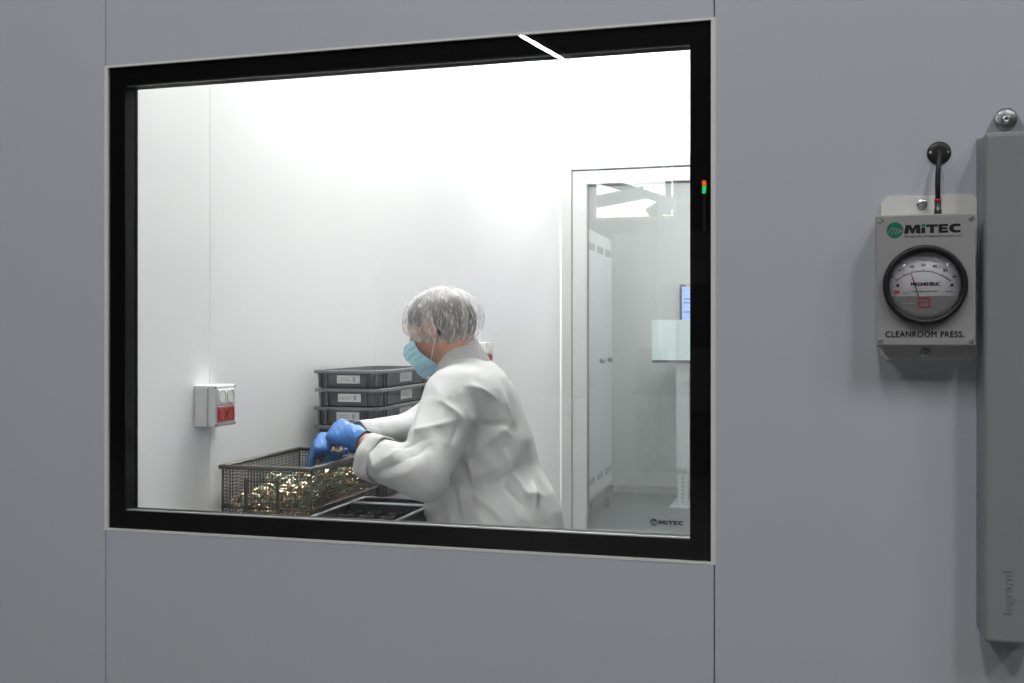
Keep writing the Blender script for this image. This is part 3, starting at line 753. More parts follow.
for sy_ in (-1, 1):
    yh = by + sy_ * (bl - .003)
    tube('handle', [(bx - .055, yh, TZ + bh - .04), (bx + .035, yh, TZ + bh - .04), (bx + .035, yh + sy_ * .004, TZ + bh - .095), (bx - .055, yh + sy_ * .004, TZ + bh - .095)], .0022, M_DARKST, bk, 6, closed=True)
    for hx in (-.055, .035): box('handle_strap', (bx + hx - .005, yh - .004, TZ + bh - .12), (bx + hx + .005, yh + .001, TZ + bh - .035), M_DARKST, bk, bev=.001, seg=1)
BROT = math.radians(1.0); bk.rotation_euler = (0, 0, BROT)

# --- loose fittings in the basket: four kinds, each an individual
def fit_elbow(m, s):
    bm = bmesh.new()
    pts = [(-.014, 0, 0), (-.006, 0, 0)] + [(-.006 + .008 * math.sin(t), 0, .008 - .008 * math.cos(t)) for t in (math.radians(30), math.radians(60), math.radians(90))] + [(.002, 0, .016)]
    btube(bm, pts, .0055, 10)
    blathe(bm, (-.016, 0, 0), (1, 0, 0), [(.0045, 0), (.0085, 0), (.0085, .005), (.0055, .005)], 6, closed=True)
    blathe(bm, (.002, 0, .012), (0, 0, 1), [(.0055, 0), (.0085, 0), (.0085, .006), (.0045, .006)], 12, closed=True)
    bm.transform(Matrix.Scale(s, 4)); return bm
def fit_nipple(m, s):
    bm = bmesh.new(); blathe(bm, (0, 0, -.012), (0, 0, 1), [(.003, 0), (.0055, 0), (.0062, .002), (.0055, .004), (.0062, .006), (.0055, .008)], 10)
    blathe(bm, (0, 0, -.004), (0, 0, 1), [(.0055, 0), (.010, 0), (.010, .007), (.0055, .007)], 6)
    blathe(bm, (0, 0, .003), (0, 0, 1), [(.0055, 0), (.0052, .010), (.0035, .010), (.003, -.015)], 10)
    bm.transform(Matrix.Scale(s, 4)); return bm
def fit_ring(m, s):
    bm = bmesh.new(); blathe(bm, (0, 0, -.003), (0, 0, 1), [(.008, 0), (.012, 0), (.0125, .003), (.012, .006), (.008, .006)], 14, closed=True)
    bm.transform(Matrix.Scale(s, 4)); return bm
KINDS = [('pipe_elbow', fit_elbow, M_BRASS, 'small brass elbow fitting lying loose in the wire basket', 'fitting', 'brass elbows in the basket'),
         ('pipe_nipple', fit_nipple, M_NICKEL, 'small silvery threaded hex fitting lying loose in the wire basket', 'fitting', 'silvery fittings in the basket'),
         ('retaining_ring', fit_ring, M_BRASS, 'small brass ring lying loose in the wire basket', 'ring', 'brass rings in the basket'),
         ('sealing_ring', fit_ring, M_GRNP, 'small dull green ring lying loose in the wire basket', 'ring', 'green rings in the basket')]
kmesh = []
for nm, fn, m, *_ in KINDS:
    bm = fn(m, 1.0); bmesh.ops.recalc_face_normals(bm, faces=bm.faces[:]); me = bpy.data.meshes.new(nm); bm.to_mesh(me); bm.free()
    me.materials.append(m); me.polygons.foreach_set('use_smooth', [nm != 'pipe_nipple'] * len(me.polygons)); kmesh.append(me)
cth, sth = math.cos(BROT), math.sin(BROT)
nfit = 0
for layer in range(6):
    z = TZ + .022 + layer * .0205
    for iy in range(15):
        for ix in range(8):
            lx_ = -.102 + ix * .0291 + random.uniform(-.003, .003) + (.008 if layer % 2 else 0) - .004
            ly_ = -.205 + iy * .0293 + random.uniform(-.003, .003)
            hgt = .058 + .06 * (lx_ + .1) / .2 + .018 * math.sin(ly_ * 17 + 1) + .02 * max(0, 1 - abs(ly_ + .05) / .2)
            if z - TZ > hgt + .02: continue
            # keep those that the photo can show: outer layers and the top skin
            edge = lx_ > .055 or iy < 2 or (z - TZ > hgt - .006)
            if not edge or nfit > 285: continue
            k = random.choices(range(4), (4, 3, 2, 3))[0]
            o = bpy.data.objects.new(KINDS[k][0], kmesh[k]); COL.objects.link(o)
            o.location = (bx + lx_ * cth - ly_ * sth, by + lx_ * sth + ly_ * cth, z)
            o.rotation_euler = (random.uniform(0, 6.3), random.uniform(0, 6.3), random.uniform(0, 6.3))
            tag(o, KINDS[k][3], KINDS[k][4], KINDS[k][5]); nfit += 1

# --- two grey trays with black inserts beside the basket
def tray(x0, x1, y0_, y1_, label):
    r = root('parts_tray', ((x0 + x1) / 2, (y0_ + y1_) / 2, TZ), label, 'tray', 'parts trays')
    h = .050; bm = bmesh.new(); t = .006
    bbox(bm, (x0, y0_, TZ), (x0 + t, y1_, TZ + h - .004)); bbox(bm, (x1 - t, y0_, TZ), (x1, y1_, TZ + h - .004))
    bbox(bm, (x0 + t, y0_, TZ), (x1 - t, y0_ + t, TZ + h - .004)); bbox(bm, (x0 + t, y1_ - t, TZ), (x1 - t, y1_, TZ + h - .004)); bbox(bm, (x0 + t, y0_ + t, TZ), (x1 - t, y1_ - t, TZ + .005))
    from_bm('body', bm, mat('tray_dark', (.035, .037, .04), .5), r)
    bm = bmesh.new(); w_ = .010
    bbox(bm, (x0 - .001, y0_ - .001, TZ + h - .004), (x0 + w_, y1_ + .001, TZ + h), .001, 1); bbox(bm, (x1 - w_, y0_ - .001, TZ + h - .004), (x1 + .001, y1_ + .001, TZ + h), .001, 1)
    bbox(bm, (x0 + w_, y0_ - .001, TZ + h - .004), (x1 - w_, y0_ + w_, TZ + h), .001, 1); bbox(bm, (x0 + w_, y1_ - w_, TZ + h - .004), (x1 - w_, y1_ + .001, TZ + h), .001, 1)
    from_bm('rim', bm, M_BINEDGE, r)
    bm = bmesh.new(); bbox(bm, (x0 + t + .001, y0_ + t + .001, TZ + .006), (x1 - t - .001, y1_ - t - .001, TZ + .014))
    nx = 4; ny = max(2, int(round((y1_ - y0_) / .055)))
    for i in range(nx):
        for j in range(ny):
            cx_ = x0 + (x1 - x0) * (i + .5) / nx; cy_ = y0_ + (y1_ - y0_) * (j + .5) / ny
            blathe(bm, (cx_, cy_, TZ + .014), (0, 0, 1), [(.021, 0), (.019, .016), (.014, .016), (.012, .002), (0, .002)], 10)
    from_bm('insert', bm, M_FOAM, r)
tray(-1.188, -.952, 2.29, 2.632, 'grey tray with black insert beside the front of the basket')
tray(-1.190, -.956, 2.637, 2.735, 'grey tray with black insert below the folded white sleeve')

# --- stool
st = root('stool', (-.73, 2.736, FZ), 'round dark swivel stool under the seated person', 'stool')
lathe('seat', (-.73, 2.736, .435), (0, 0, 1), [(0, 0), (.15, 0), (.175, .02), (.175, .045), (.16, .060), (0, .062)], M_BLACKP, st, 40)
cyl('column', (-.73, 2.736, FZ + .06), (-.73, 2.736, .435), .025, M_STEEL, st)
for k in range(5):
    a = 2 * math.pi * k / 5 + .3; e = (-.73 + .25 * math.cos(a), 2.736 + .25 * math.sin(a))
    tube('leg', [(-.73 + .02 * math.cos(a), 2.736 + .02 * math.sin(a), FZ + .085), (e[0], e[1], FZ + .055)], [.02, .014], M_STEEL, st, 8)
    cyl('caster', (e[0], e[1] - .012, FZ + .025), (e[0], e[1] + .012, FZ + .025), .025, M_BLACKP, st)

# ================================================================== PERSON
YC = 2.85
FP = -.1437        # foot level in the figure's own units (it is scaled to its real size at the end)
pr = root('person', (-.80, YC, FP), 'person in white lab coat, hair net, blue mask and blue gloves sorting fittings', 'person')
PT = math.radians(22)
YW = math.radians(10); cP, sP, cW, sW = math.cos(PT), math.sin(PT), math.cos(YW), math.sin(YW)
HF = np.array([-cP * cW, cP * sW, -sP]); HL = np.array([-sW, -cW, 0.]); HU = np.array([-sP * cW, sP * sW, cP])
HC = np.array([-1.004, 2.842, 1.232]); HR = np.stack([HF, HL, HU], 1)
def hp(f, l, u): return HC + HF * f + HL * l + HU * u
SL, EL, WLh = np.array([-.91, 2.695, 1.035]), np.array([-.924, 2.500, .852]), np.array([-1.143, 2.589, .926])
SR, ER, WRh = np.array([-.965, 3.015, 1.035]), np.array([-1.115, 2.985, .905]), np.array([-1.247, 2.745, .899])
def norm(v): v = np.array(v, float); return v / np.linalg.norm(v)
def hand(F, W, d, n, left, curl, grow=0.0, thumb=(.55, .55, -.55), spread=1.0):
    d = norm(d); n = np.array(n, float); n = norm(n - d * (n @ d)); l = np.cross(d, n) if left else np.cross(n, d)
    offs = (.027, .009, -.009, -.026); K = []
    for i, o in enumerate(offs):
        k = W + d * (.082 - abs(i - 1) * .004) + l * o; K.append(k)
        F.cap(W + l * o * .62 + d * .006, k, .0145 + grow, .0125 + grow, k=.012)
    segs = ((.044, .026, .022), (.049, .030, .023), (.045, .028, .022), (.036, .021, .019))
    for i in range(4):
        p = K[i]; a = 0
        sd = norm(d + l * offs[i] * 3 * spread)
        for j in range(3):
            a += math.radians(curl[i][j]); v = sd * math.cos(a) - n * math.sin(a)
            q = p + v * segs[i][j]; r0 = (.0098, .0090, .0082)[j] * (.9 if i == 3 else 1)
            F.cap(p, q, r0 + grow, r0 * .9 + grow, k=.0035 if j else .006); p = q
    b = W + d * .022 + l * .026 - n * .008
    t1 = b + norm(d * thumb[0] + l * thumb[1] + n * thumb[2]) * .042
    t2 = t1 + norm(d * .85 + n * thumb[2] - l * .1) * .032
    F.cap(W + d * .012 + l * .012 - n * .004, b, .016 + grow, .015 + grow, k=.012); F.cap(b, t1, .0135 + grow, .0105 + grow, k=.008); F.cap(t1, t2, .0105 + grow, .0085 + grow, k=.004)
LH = dict(W=WLh, d=(-.80, .20, .22), n=(-.05, -.62, .78), left=True, curl=((58, 62, 38), (62, 66, 40), (66, 68, 40), (70, 68, 40)), thumb=(.55, .35, -.75))
RH = dict(W=WRh, d=(-.88, -.24, -.03), n=(-.15, -.62, .77), left=False, curl=((62, 14, 8), (60, 15, 8), (58, 16, 10), (58, 18, 10)), thumb=(.62, .10, -.78), spread=.2)

# body: head, neck, trunk, arms, hands and legs as one surface
F = Field((-1.45, 2.38, FP - .02), (-.55, 3.22, 1.38), .005)
F.ell(hp(-.012, 0, .020), (.093, .075, .080), HR, k=.02); F.ell(hp(.034, 0, -.035), (.060, .060, .085), HR, k=.03)
for s_ in (-1, 1):
    F.cap(hp(-.005, s_ * .048, -.062), hp(.052, s_ * .014, -.104), .020, .018, k=.025)
    F.cap(hp(.076, s_ * .014, .012), hp(.066, s_ * .045, .012), .011, .011, k=.012)           # brow
    F.ell(hp(.088, s_ * .031, -.008), (.012, .016, .011), HR, k=.008, mode='s')                 # eye socket
    F.ell(hp(.070, s_ * .040, -.038), (.022, .020, .020), HR, k=.02)                            # cheekbone
    F.ell(hp(-.014, s_ * .078, -.016), (.021, .010, .033), HR, k=.006); F.ell(hp(-.010, s_ * .088, -.014), (.010, .006, .018), HR, k=.005, mode='s')
F.cap(hp(.086, 0, .004), hp(.108, 0, -.038), .0085, .0125, k=.012); F.cap(hp(.088, -.016, -.066), hp(.088, .016, -.066), .008, .008, k=.008); F.cap(hp(.074, 0, -.108), hp(.07, 0, -.108), .018, .018, k=.02)
F.cap(hp(-.035, 0, -.055), (-.925, YC, 1.085), .052, .060, k=.03)
F.chain([(-.905, YC, 1.03), (-.865, YC, .85), (-.80, YC, .60)], [.075, .09, .10], k=.05, sc=(1, .72, 1))
F.cap(SL, SR, .05, k=.04)
for s_, S_, E_, W_ in ((1, SL, EL, WLh), (-1, SR, ER, WRh)): F.chain([S_, E_, W_], [.048, .038, .0265], k=.02)
for y_ in (2.76, 2.94): F.chain([(-.80, y_, .57), (-1.20, y_ - .01, .57), (-1.13, y_, -.03)], [.068, .052, .038], k=.03); F.cap((-1.12, y_, -.08), (-1.26, y_, -.105), .034, .028, k=.02)
hand(F, grow=0, **LH); hand(F, grow=0, **RH)
v, f = F.mesh(1)
q = (v - np.array([-.9955, 2.842, 1.243])) / np.array([.1135, .096, .1005]); qn = np.linalg.norm(q, axis=1); m_ = (qn > .87) & (v[:, 2] > 1.265) & (qn < 1.3)
v[m_] = np.array([-.9955, 2.842, 1.243]) + (v[m_] - np.array([-.9955, 2.842, 1.243])) * (.87 / qn[m_])[:, None]
body = from_np('body', v, f, M_SKIN, pr)
for s_ in (-1, 1):
    bm = bmesh.new(); bmesh.ops.create_uvsphere(bm, u_segments=16, v_segments=10, radius=.0115, matrix=Matrix.Translation(Vector(hp(.074, s_ * .031, -.008)))); e_ = from_bm('eye', bm, M_EYE, body, True)
    bm = bmesh.new(); bmesh.ops.create_uvsphere(bm, u_segments=12, v_segments=8, radius=.0055, matrix=Matrix.Translation(Vector(hp(.0815, s_ * .031, -.010)))); from_bm('iris', bm, M_IRIS, body, True)
    tube('eyebrow', [hp(.0875, s_ * .016, .016), hp(.084, s_ * .032, .021), hp(.072, s_ * .048, .017)], [.003, .0035, .002], M_HAIR, body, 6)

# hair
F = Field((-1.14, 2.72, 1.10), (-.86, 2.96, 1.36), .004)
F.ell(hp(-.016, 0, .030), (.098, .081, .086), HR, k=.01); F.ell(hp(-.062, 0, -.010), (.072, .080, .080), HR, k=.03)
def haircut(P):
    q = P - HC; a = q @ HF; u = q @ HU
    return u - (.056 - (.095 - a) * .88)      # below this line there is no hair
sl, P_ = F.block(F.lo, F.lo + F.n * F.h); F.V[sl] = np.maximum(F.V[sl], -haircut(P_))
v, f = F.mesh(1)
t_ = (v - HC); v = v + norm([0, 0, 1]) * 0 + (.0004 * np.sin(t_[:, 0] * 420 + t_[:, 2] * 260 + 3 * np.sin(t_[:, 1] * 60)))[:, None] * (t_ / np.linalg.norm(t_, axis=1)[:, None])
q = (v - np.array([-.9955, 2.842, 1.243])) / np.array([.1135, .096, .1005]); qn = np.linalg.norm(q, axis=1)
v = np.where((qn > .915)[:, None], np.array([-.9955, 2.842, 1.243]) + (v - np.array([-.9955, 2.842, 1.243])) * (.915 / qn)[:, None], v)
from_np('hair', v, f, M_HAIR, pr)

# surgical mask with pleats and ear loops
F = Field((-1.16, 2.76, 1.05), (-.96, 2.93, 1.28), .0025)
F.ell(hp(.042, 0, -.050), (.068, .069, .076), HR, k=.01); F.cap(hp(.092, 0, -.014), hp(.112, 0, -.042), .015, .019, k=.03); F.cap(hp(.075, 0, -.1), hp(.055, 0, -.112), .026, .024, k=.03)
sl, P_ = F.block(F.lo, F.lo + F.n * F.h)
q = P_ - HC; a_ = q @ HF; u_ = q @ HU; l_ = q @ HL
inner = F.V[sl]
V_ = np.abs(inner - .003 + .0012 * np.sin(u_ * 2 * math.pi / .017)) - .0022
V_ = np.maximum(V_, .052 - .5 * np.clip(-.045 - u_, 0, .07) - a_); V_ = np.maximum(V_, u_ - (-.012 - .14 * np.abs(l_))); V_ = np.maximum(V_, -.128 - u_)
F.V[sl] = V_
v, f = F.mesh(1); mk_ = from_np('face_mask', v, f, M_MASK, pr)
for s_ in (-1, 1):
    tube('ear_loop', [hp(.056, s_ * .064, -.026), hp(.020, s_ * .074, -.004), hp(-.012, s_ * .083, .018), hp(-.030, s_ * .086, .004), hp(-.032, s_ * .085, -.022), hp(-.014, s_ * .079, -.052), hp(.030, s_ * .058, -.095)], .0016, M_STRAP, mk_, 6)

# bouffant hair net: thin crinkled veil over the hair
def net_material():
    m = bpy.data.materials.new('hair_net_veil'); m.use_nodes = True; nt = m.node_tree
    nt.nodes.remove(nt.nodes['Principled BSDF']); out = nt.nodes['Material Output']
    tc = nt.nodes.new('ShaderNodeTexCoord'); mp = nt.nodes.new('ShaderNodeMapping'); mp.inputs['Rotation'].default_value = (0, 0, math.radians(9)); mp.inputs['Scale'].default_value = (1, .10, 1)
    nt.links.new(tc.outputs['UV'], mp.inputs['Vector'])
    n1 = nt.nodes.new('ShaderNodeTexNoise'); n1.inputs['Scale'].default_value = 95; n1.inputs['Detail'].default_value = 2
    n2 = nt.nodes.new('ShaderNodeTexNoise'); n2.inputs['Scale'].default_value = 26; n2.inputs['Detail'].default_value = 3
    for n in (n1, n2): nt.links.new(mp.outputs['Vector'], n.inputs['Vector'])
    r1 = nt.nodes.new('ShaderNodeMapRange'); r1.inputs[1].default_value = .52; r1.inputs[2].default_value = .68; r1.inputs[3].default_value = 0; r1.inputs[4].default_value = .5
    r2 = nt.nodes.new('ShaderNodeMapRange'); r2.inputs[1].default_value = .38; r2.inputs[2].default_value = .75; r2.inputs[3].default_value = .17; r2.inputs[4].default_value = .42
    nt.links.new(n1.outputs['Fac'], r1.inputs[0]); nt.links.new(n2.outputs['Fac'], r2.inputs[0])
    ad = nt.nodes.new('ShaderNodeMath'); ad.operation = 'ADD'; ad.use_clamp = True
    nt.links.new(r1.outputs[0], ad.inputs[0]); nt.links.new(r2.outputs[0], ad.inputs[1])
    sep = nt.nodes.new('ShaderNodeSeparateXYZ'); nt.links.new(tc.outputs['UV'], sep.inputs[0])      # gathers thicken towards the elastic
    r3 = nt.nodes.new('ShaderNodeMapRange'); r3.inputs[1].default_value = .74; r3.inputs[2].default_value = 1; r3.inputs[3].default_value = 0; r3.inputs[4].default_value = .30
    nt.links.new(sep.outputs[1], r3.inputs[0]); ad2 = nt.nodes.new('ShaderNodeMath'); ad2.operation = 'ADD'; ad2.use_clamp = True
    nt.links.new(ad.outputs[0], ad2.inputs[0]); nt.links.new(r3.outputs[0], ad2.inputs[1]); ad = ad2
    tr = nt.nodes.new('ShaderNodeBsdfTransparent'); df = nt.nodes.new('ShaderNodeBsdfDiffuse'); df.inputs[0].default_value = (.8, .79, .78, 1)
    tl = nt.nodes.new('ShaderNodeBsdfTranslucent'); tl.inputs[0].default_value = (.8, .79, .78, 1)
    m1 = nt.nodes.new('ShaderNodeMixShader'); m1.inputs[0].default_value = .3; nt.links.new(df.outputs[0], m1.inputs[1]); nt.links.new(tl.outputs[0], m1.inputs[2])
    m2 = nt.nodes.new('ShaderNodeMixShader'); nt.links.new(ad.outputs[0], m2.inputs[0]); nt.links.new(tr.outputs[0], m2.inputs[1]); nt.links.new(m1.outputs[0], m2.inputs[2])
    nt.links.new(m2.outputs[0], out.inputs['Surface']); return m
M_NET = net_material()
NC = np.array([-.9955, 2.842, 1.243]); NP, NT = 160, 60
ph = np.linspace(0, 2 * math.pi, NP, endpoint=False); V_ = []; rim = []
for j in range(NT + 1):
    for p_ in ph:       # p_ = 0 is the front (-X)
        tm = math.radians(114 + 31 * (1 - math.cos(p_)) / 2 + 8 * abs(math.sin(p_)))
        t = tm * (.02 + .98 * j / NT)
        e = t / tm
        rx = .1135 + .006 * (1 - math.cos(p_)) / 2 * max(0, math.sin(t)); ry = .096; rz = .1005
        pinch = 1 - .13 * max(0, (e - .80) / .20) ** 2
        rid = .0022 * math.sin(p_ * 23 + 5 * e + 2 * math.sin(p_ * 3)) * (.3 + .7 * e ** 2) + .0020 * math.sin(p_ * 9 + e * 9 + 1.3) + .0022 * math.sin(p_ * 14 + e * 7 + .5 * math.sin(p_ * 4))
        rid *= min(1, e * 3)
        D = np.array([-math.sin(t) * math.cos(p_) * rx, math.sin(t) * math.sin(p_) * ry, math.cos(t) * rz]) * pinch
        bk_ = (1 - math.cos(p_)) / 2; rid += .011 * bk_ * math.exp(-((t - .95) / .5) ** 2) - .003 * (1 - bk_) * math.exp(-((t - .8) / .4) ** 2) + .003 * math.exp(-(t / .25) ** 2)
        P0 = NC + D + norm(D) * rid
        V_.append(P0)
        if j == NT: rim.append(P0)
Fc = [(j * NP + i, (j + 1) * NP + i, (j + 1) * NP + (i + 1) % NP, j * NP + (i + 1) % NP) for j in range(NT) for i in range(NP)]
Fc.append(tuple(range(NP)))
net = from_np('hair_net', V_, Fc, M_NET, pr)
uvl = net.data.uv_layers.new(name='weave')
for pl in net.data.polygons:
    wrap = len(pl.vertices) == 4 and (max(i % NP for i in pl.vertices) - min(i % NP for i in pl.vertices)) > 2
    for li in pl.loop_indices:
        vi = net.data.loops[li].vertex_index; cu_ = vi % NP
        uvl.data[li].uv = ((cu_ + (NP if wrap and cu_ < 2 else 0)) / NP, (vi // NP) / NT)
tube('elastic_band', [tuple(p) for p in rim[::2]], .0022, M_STRAP, net, 6, closed=True)

# lab coat
F = Field((-1.30, 2.33, .44), (-.55, 3.22, 1.18), .0046)
low = ((0, 0, .472), (0, 0, -1))
F.chain([(-.912, YC, 1.045), (-.880, YC, .89), (-.822, YC, .67), (-.795, YC, .50)], [.095, .136, .162, .178], k=.05, sc=(1, .76, 1), cut=low)
F.cap((-.900, 2.735, 1.035), (-.925, 2.975, 1.035), .080, k=.05); F.ell((-.865, YC, 1.00), (.085, .15, .10), k=.05)
F.cap((-.925, YC, 1.075), (-.94, YC, 1.115), .078, .070, k=.04)
CLp, CRp = np.array([-1.084, 2.558, .880]), np.array([-1.212, 2.776, .914])
dL, dR = norm(CLp - EL), norm(CRp - ER)
F.chain([SL, EL], [.082, .066], k=.03); F.cap(EL, CLp + dL * .04, .066, .053, k=.012, cut=(CLp, dL))
F.chain([SR, ER], [.080, .072], k=.035); F.cap(ER, CRp + dR * .04, .068, .042, k=.03, cut=(CRp, dR))
for y_ in (2.765, 2.935): F.cap((-.82, y_, .56), (-.98, y_, .565), .092, .088, k=.04, cut=low)
F.cap((-.945, 2.70, .82), (-.935, 2.68, .66), .045, .05, k=.06)
# the belly rests against the table edge
F.add(lambda P: np.maximum(P[..., 0] + .974, P[..., 2] - .705), (-1.3, 2.3, .4), (-.97, 3.3, .71), k=.02, mode='s')
# sleeve mouths
F.cap(CLp - dL * .05, CLp + dL * .03, .043, .046, k=.004, mode='s')
v, f = F.mesh(2)
def vnormals(v, f):
    n = np.cross(v[f[:, 2]] - v[f[:, 0]], v[f[:, 3]] - v[f[:, 1]]); N = np.zeros_like(v)
    for i in range(4): np.add.at(N, f[:, i], n)
    return N / (np.linalg.norm(N, axis=1)[:, None] + 1e-12)
VN = vnormals(v, f); DISP = np.zeros(len(v))
def crease(pts, A, w1, w2, side=None):
    """sharp cloth crease along pts (x, z on the left flank, or x, y, z): steep on one side, soft on the other"""
    q = []
    for p in pts:
        if len(p) == 3: q.append(np.array(p, float)); continue
        h_ = F.hit((p[0], 2.34, p[1]), (0, 1, 0), .8)
        if h_ is not None: q.append(h_)
    if len(q) < 2: return
    q = np.array(q)
    # resample softly
    t = np.linspace(0, len(q) - 1, 14); q = np.stack([np.interp(t, range(len(q)), q[:, k]) for k in range(3)], 1)
    best = np.full(len(v), 9.0); sg = np.zeros(len(v)); al = np.zeros(len(v))
    near = np.all((v > q.min(0) - .08) & (v < q.max(0) + .08), axis=1); idx = np.where(near)[0]; P = v[idx]
    bd = np.full(len(idx), 9.0); bs = np.zeros(len(idx)); ba = np.zeros(len(idx))
    for k in range(len(q) - 1):
        a, b = q[k], q[k + 1]; ab = b - a; tt = np.clip(((P - a) @ ab) / (ab @ ab + 1e-12), 0, 1)
        dv = P - (a + tt[:, None] * ab); d = np.linalg.norm(dv, axis=1); m = d < bd
        s_ = np.einsum('ij,ij->i', np.cross(np.broadcast_to(ab, dv.shape), VN[idx]), dv)
        bd[m] = d[m]; bs[m] = s_[m]; ba[m] = (k + tt[m]) / (len(q) - 1)
    env = np.sin(np.pi * np.clip(ba * .9 + .05, 0, 1)) ** .7
    w = np.where(bs > 0, w1, w2)
    DISP[idx] += A * env * np.exp(-(bd / w) ** 1.08)
RIDGES = [[(-.848, .985), (-.88, 1.014), (-.913, 1.032)], [(-.848, .985), (-.81, .975), (-.765, .972)], [(-.842, .987), (-.834, .956), (-.837, .915)],
          [(-.767, .969), (-.80, .925), (-.845, .885), (-.875, .86)], [(-.895, .85), (-.878, .785), (-.85, .709)], [(-.765, .85), (-.739, .812), (-.714, .777), (-.68, .762)],
          [(-.735, .964), (-.722, .883), (-.705, .80), (-.69, .74)], [(-.85, .815), (-.80, .84), (-.745, .875)], [(-.845, .785), (-.79, .745), (-.754, .713)],
          [(-.983, .945), (-.94, .955), (-.89, .972), (-.852, .985)], [(-1.05, .865), (-1.0, .895), (-.96, .93)], [(-1.03, .838), (-.985, .850), (-.94, .86), (-.90, .885)],
          [(-.80, 1.06), (-.785, 1.02), (-.765, .97)], [(-.95, 1.075), (-.915, 1.05), (-.89, 1.02)], [(-.775, .90), (-.76, .85), (-.765, .79)],
          [(-.87, .93), (-.855, .87), (-.84, .81)], [(-.83, .74), (-.80, .70), (-.79, .64)], [(-.92, .79), (-.90, .73), (-.895, .68)], [(-1.07, .90), (-1.045, .87), (-1.05, .845)],
          [(-.96, .995), (-.945, .96), (-.95, .92)], [(-.80, .95), (-.76, .93), (-.72, .935)], [(-.86, 1.07), (-.83, 1.06), (-.80, 1.03)]]
VALES = [[(-.835, .970), (-.80, .958), (-.765, .955)], [(-.862, .995), (-.852, .96), (-.86, .92)], [(-.865, .86), (-.85, .80), (-.825, .73)], [(-.78, .825), (-.75, .785), (-.715, .75)],
         [(-.715, .93), (-.708, .85), (-.695, .78)], [(-.82, .80), (-.78, .815), (-.74, .845)], [(-1.0, .915), (-.95, .925), (-.90, .945)], [(-1.06, .845), (-1.01, .868), (-.965, .885)], [(-.955, .89), (-.925, .905), (-.895, .93)], [(-.90, .90), (-.885, .85), (-.87, .82)]]
for i, p_ in enumerate(RIDGES): crease(p_, (.011, .008, .009)[i % 3], (.008, .014, .010)[i % 3], (.020, .010, .024)[(i + 1) % 3])
for i, p_ in enumerate(VALES): crease(p_, -.0085, (.010, .016)[i % 2], (.018, .009)[i % 2])
v = v + VN * DISP[:, None]
# soft unevenness of the cloth
n_ = .0016 * np.sin(v[:, 0] * 47 + 3 * np.sin(v[:, 2] * 21)) * np.sin(v[:, 2] * 33 + 2 * np.sin(v[:, 1] * 19)) + .001 * np.sin(v[:, 0] * 95 + v[:, 2] * 60 + 2 * np.sin(v[:, 1] * 40))
v = v + n_[:, None] * norm([.35, -.8, .3])
coat = from_np('lab_coat', v, f, M_COAT, pr)
def band(name, c, ax, r0, r1, t, L, m, parent, wob=.003, n=48):
    bm = bmesh.new(); c = Vector(c); z = Vector(ax).normalized(); x = z.orthogonal().normalized(); y = z.cross(x); rings = []
    for r, h_ in ((r0, -L / 2), (r0 + .001, -L / 2 - .002), (r0 + t, -L / 2), (r1 + t, L / 2), (r1 + t * .6, L / 2 + .002), (r1, L / 2)):
        rings.append([bm.verts.new(c + z * h_ + (x * math.cos(q) + y * math.sin(q)) * (r + wob * math.sin(3 * q + 1) + wob * .5 * math.sin(7 * q))) for q in [2 * math.pi * k / n for k in range(n)]])
    for i in range(6):
        A, B = rings[i], rings[(i + 1) % 6]
        for k in range(n): bm.faces.new((A[k], A[(k + 1) % n], B[(k + 1) % n], B[k]))
    bmesh.ops.recalc_face_normals(bm, faces=bm.faces[:])
    return from_bm(name, bm, m, parent, True)
band('cuff', CLp - dL * .010, dL, .0585, .0575, .006, .044, M_COAT, coat); band('cuff', CRp - dR * .006, dR, .0435, .0405, .005, .042, M_COAT, coat, .002)
# collar: folded band around the neck, open at the throat
bm = bmesh.new(); nc = Vector((-.938, YC, 1.112)); ca = Vector((-.36, 0, .93)).normalized(); cx_ = Vector((-.93, 0, -.36)).normalized(); cy_ = Vector((0, 1, 0)); rows = []
for k in range(41):
    q = math.radians(28 + 304 * k / 40); drop = .5 + .5 * math.cos(q)      # 1 at the throat
    e = cx_ * math.cos(q) + cy_ * math.sin(q)
    rows.append([bm.verts.new(nc + e * r + ca * h_) for r, h_ in ((.066, -.02), (.062, .040), (.0615, .090 - .072 * drop), (.066, .089 - .072 * drop), (.077, .034 - .026 * drop), (.090, -.018 - .022 * drop), (.0885, -.022 - .022 * drop), (.072, .0))])
for A, B in zip(rows, rows[1:]):
    for k in range(7): bm.faces.new((A[k], A[k + 1], B[k + 1], B[k]))
bmesh.ops.recalc_face_normals(bm, faces=bm.faces[:])
from_bm('collar', bm, M_COAT, coat, True)
bm = bmesh.new(); bmesh.ops.create_uvsphere(bm, u_segments=12, v_segments=8, radius=.006, matrix=Matrix.Translation((-1.005, 2.765, 1.085))); from_bm('collar_stud', bm, M_STRAP, coat, True)

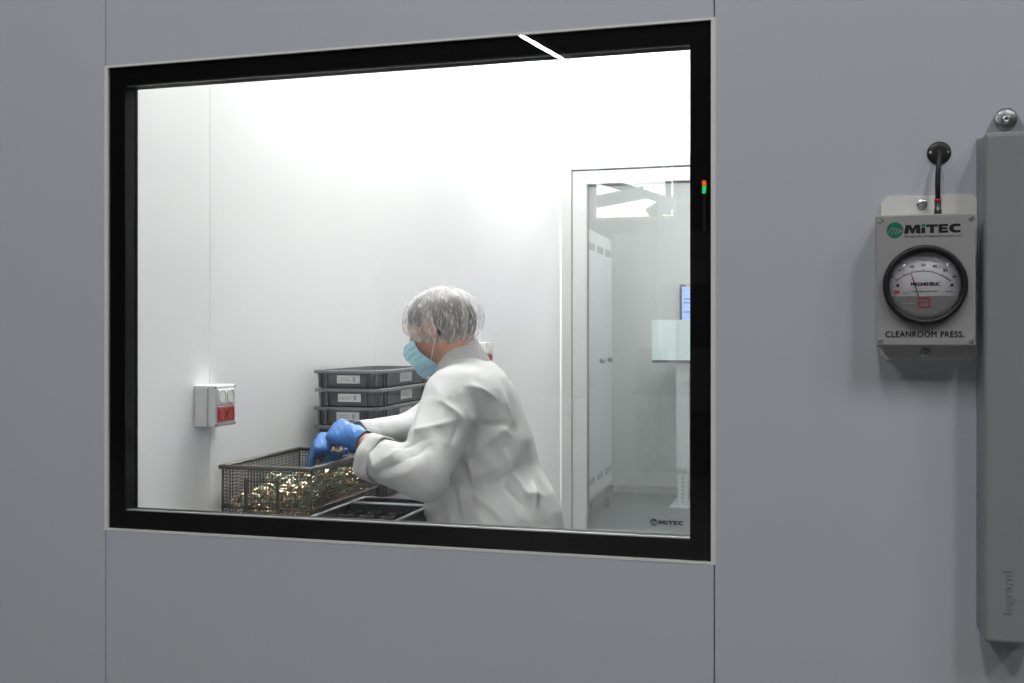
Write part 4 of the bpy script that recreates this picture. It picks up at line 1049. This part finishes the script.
# gloves
for nm, H, W_, E_ in (('glove', LH, WLh, EL), ('glove', RH, WRh, ER)):
    lo = np.minimum(W_, W_ + norm(H['d']) * .12) - .12; hi = np.maximum(W_, W_ + norm(H['d']) * .12) + .12
    F = Field(lo, hi, .0028); hand(F, grow=.0022, **H)
    w_ = norm(W_ - E_); F.cap(W_ - w_ * .004, W_ + norm(H['d']) * .02, .0275, .0265, k=.012, sc=(1, 1, 1))
    v, f = F.mesh(2)
    t_ = v - W_; v = v + (.0006 * np.sin(t_[:, 0] * 330 + 60 * t_[:, 1]) * np.sin(t_[:, 2] * 280))[:, None] * np.array([.3, -.6, .6])
    g_ = from_np(nm, v, f, M_GLOVE, pr)
    bm = bmesh.new(); c_ = Vector(W_ - w_ * .004)
    band('glove_cuff', c_ - Vector(w_) * .010, w_, .0315, .0275, .0016, .022, M_GLOVE, g_, .0012)
# trousers and shoes
F = Field((-1.35, 2.62, FP - .01), (-.66, 3.10, .68), .008)
for y_ in (2.765, 2.935): F.chain([(-.84, y_, .565), (-1.20, y_ - .01, .575), (-1.13, y_, -.01)], [.078, .066, .062], k=.03, cut=((0, 0, -.02), (0, 0, -1)))
v, f = F.mesh(2); from_np('trousers', v, f, M_TROUS, pr)
for y_ in (2.76, 2.94):
    F = Field((-1.36, y_ - .08, FP - .01), (-1.02, y_ + .08, .05), .006)
    F.cap((-1.11, y_, -.094), (-1.27, y_, -.104), .048, .042, k=.03, cut=((0, 0, FP), (0, 0, -1))); F.cap((-1.12, y_, -.07), (-1.13, y_, -.02), .046, .046, k=.03, cut=((0, 0, -.02), (0, 0, 1)))
    v, f = F.mesh(1); from_np('shoe', v, f, M_SHOE, pr)

pr.location = (-.768, 2.736, FZ); pr.scale = (.96, .96, .96)

# the fitting held in the left hand
bm = fit_elbow(M_BRASS, 1.25); bm.transform(Matrix.Translation((-1.148, 2.484, .904)) @ Matrix.Rotation(.5, 4, 'Z') @ Matrix.Rotation(.4, 4, 'Y'))
bmesh.ops.recalc_face_normals(bm, faces=bm.faces[:])
hf_ = from_bm('pipe_elbow', bm, M_BRASS, None, True); tag(hf_, 'brass elbow fitting held between blue gloved fingers above the basket rim', 'fitting')
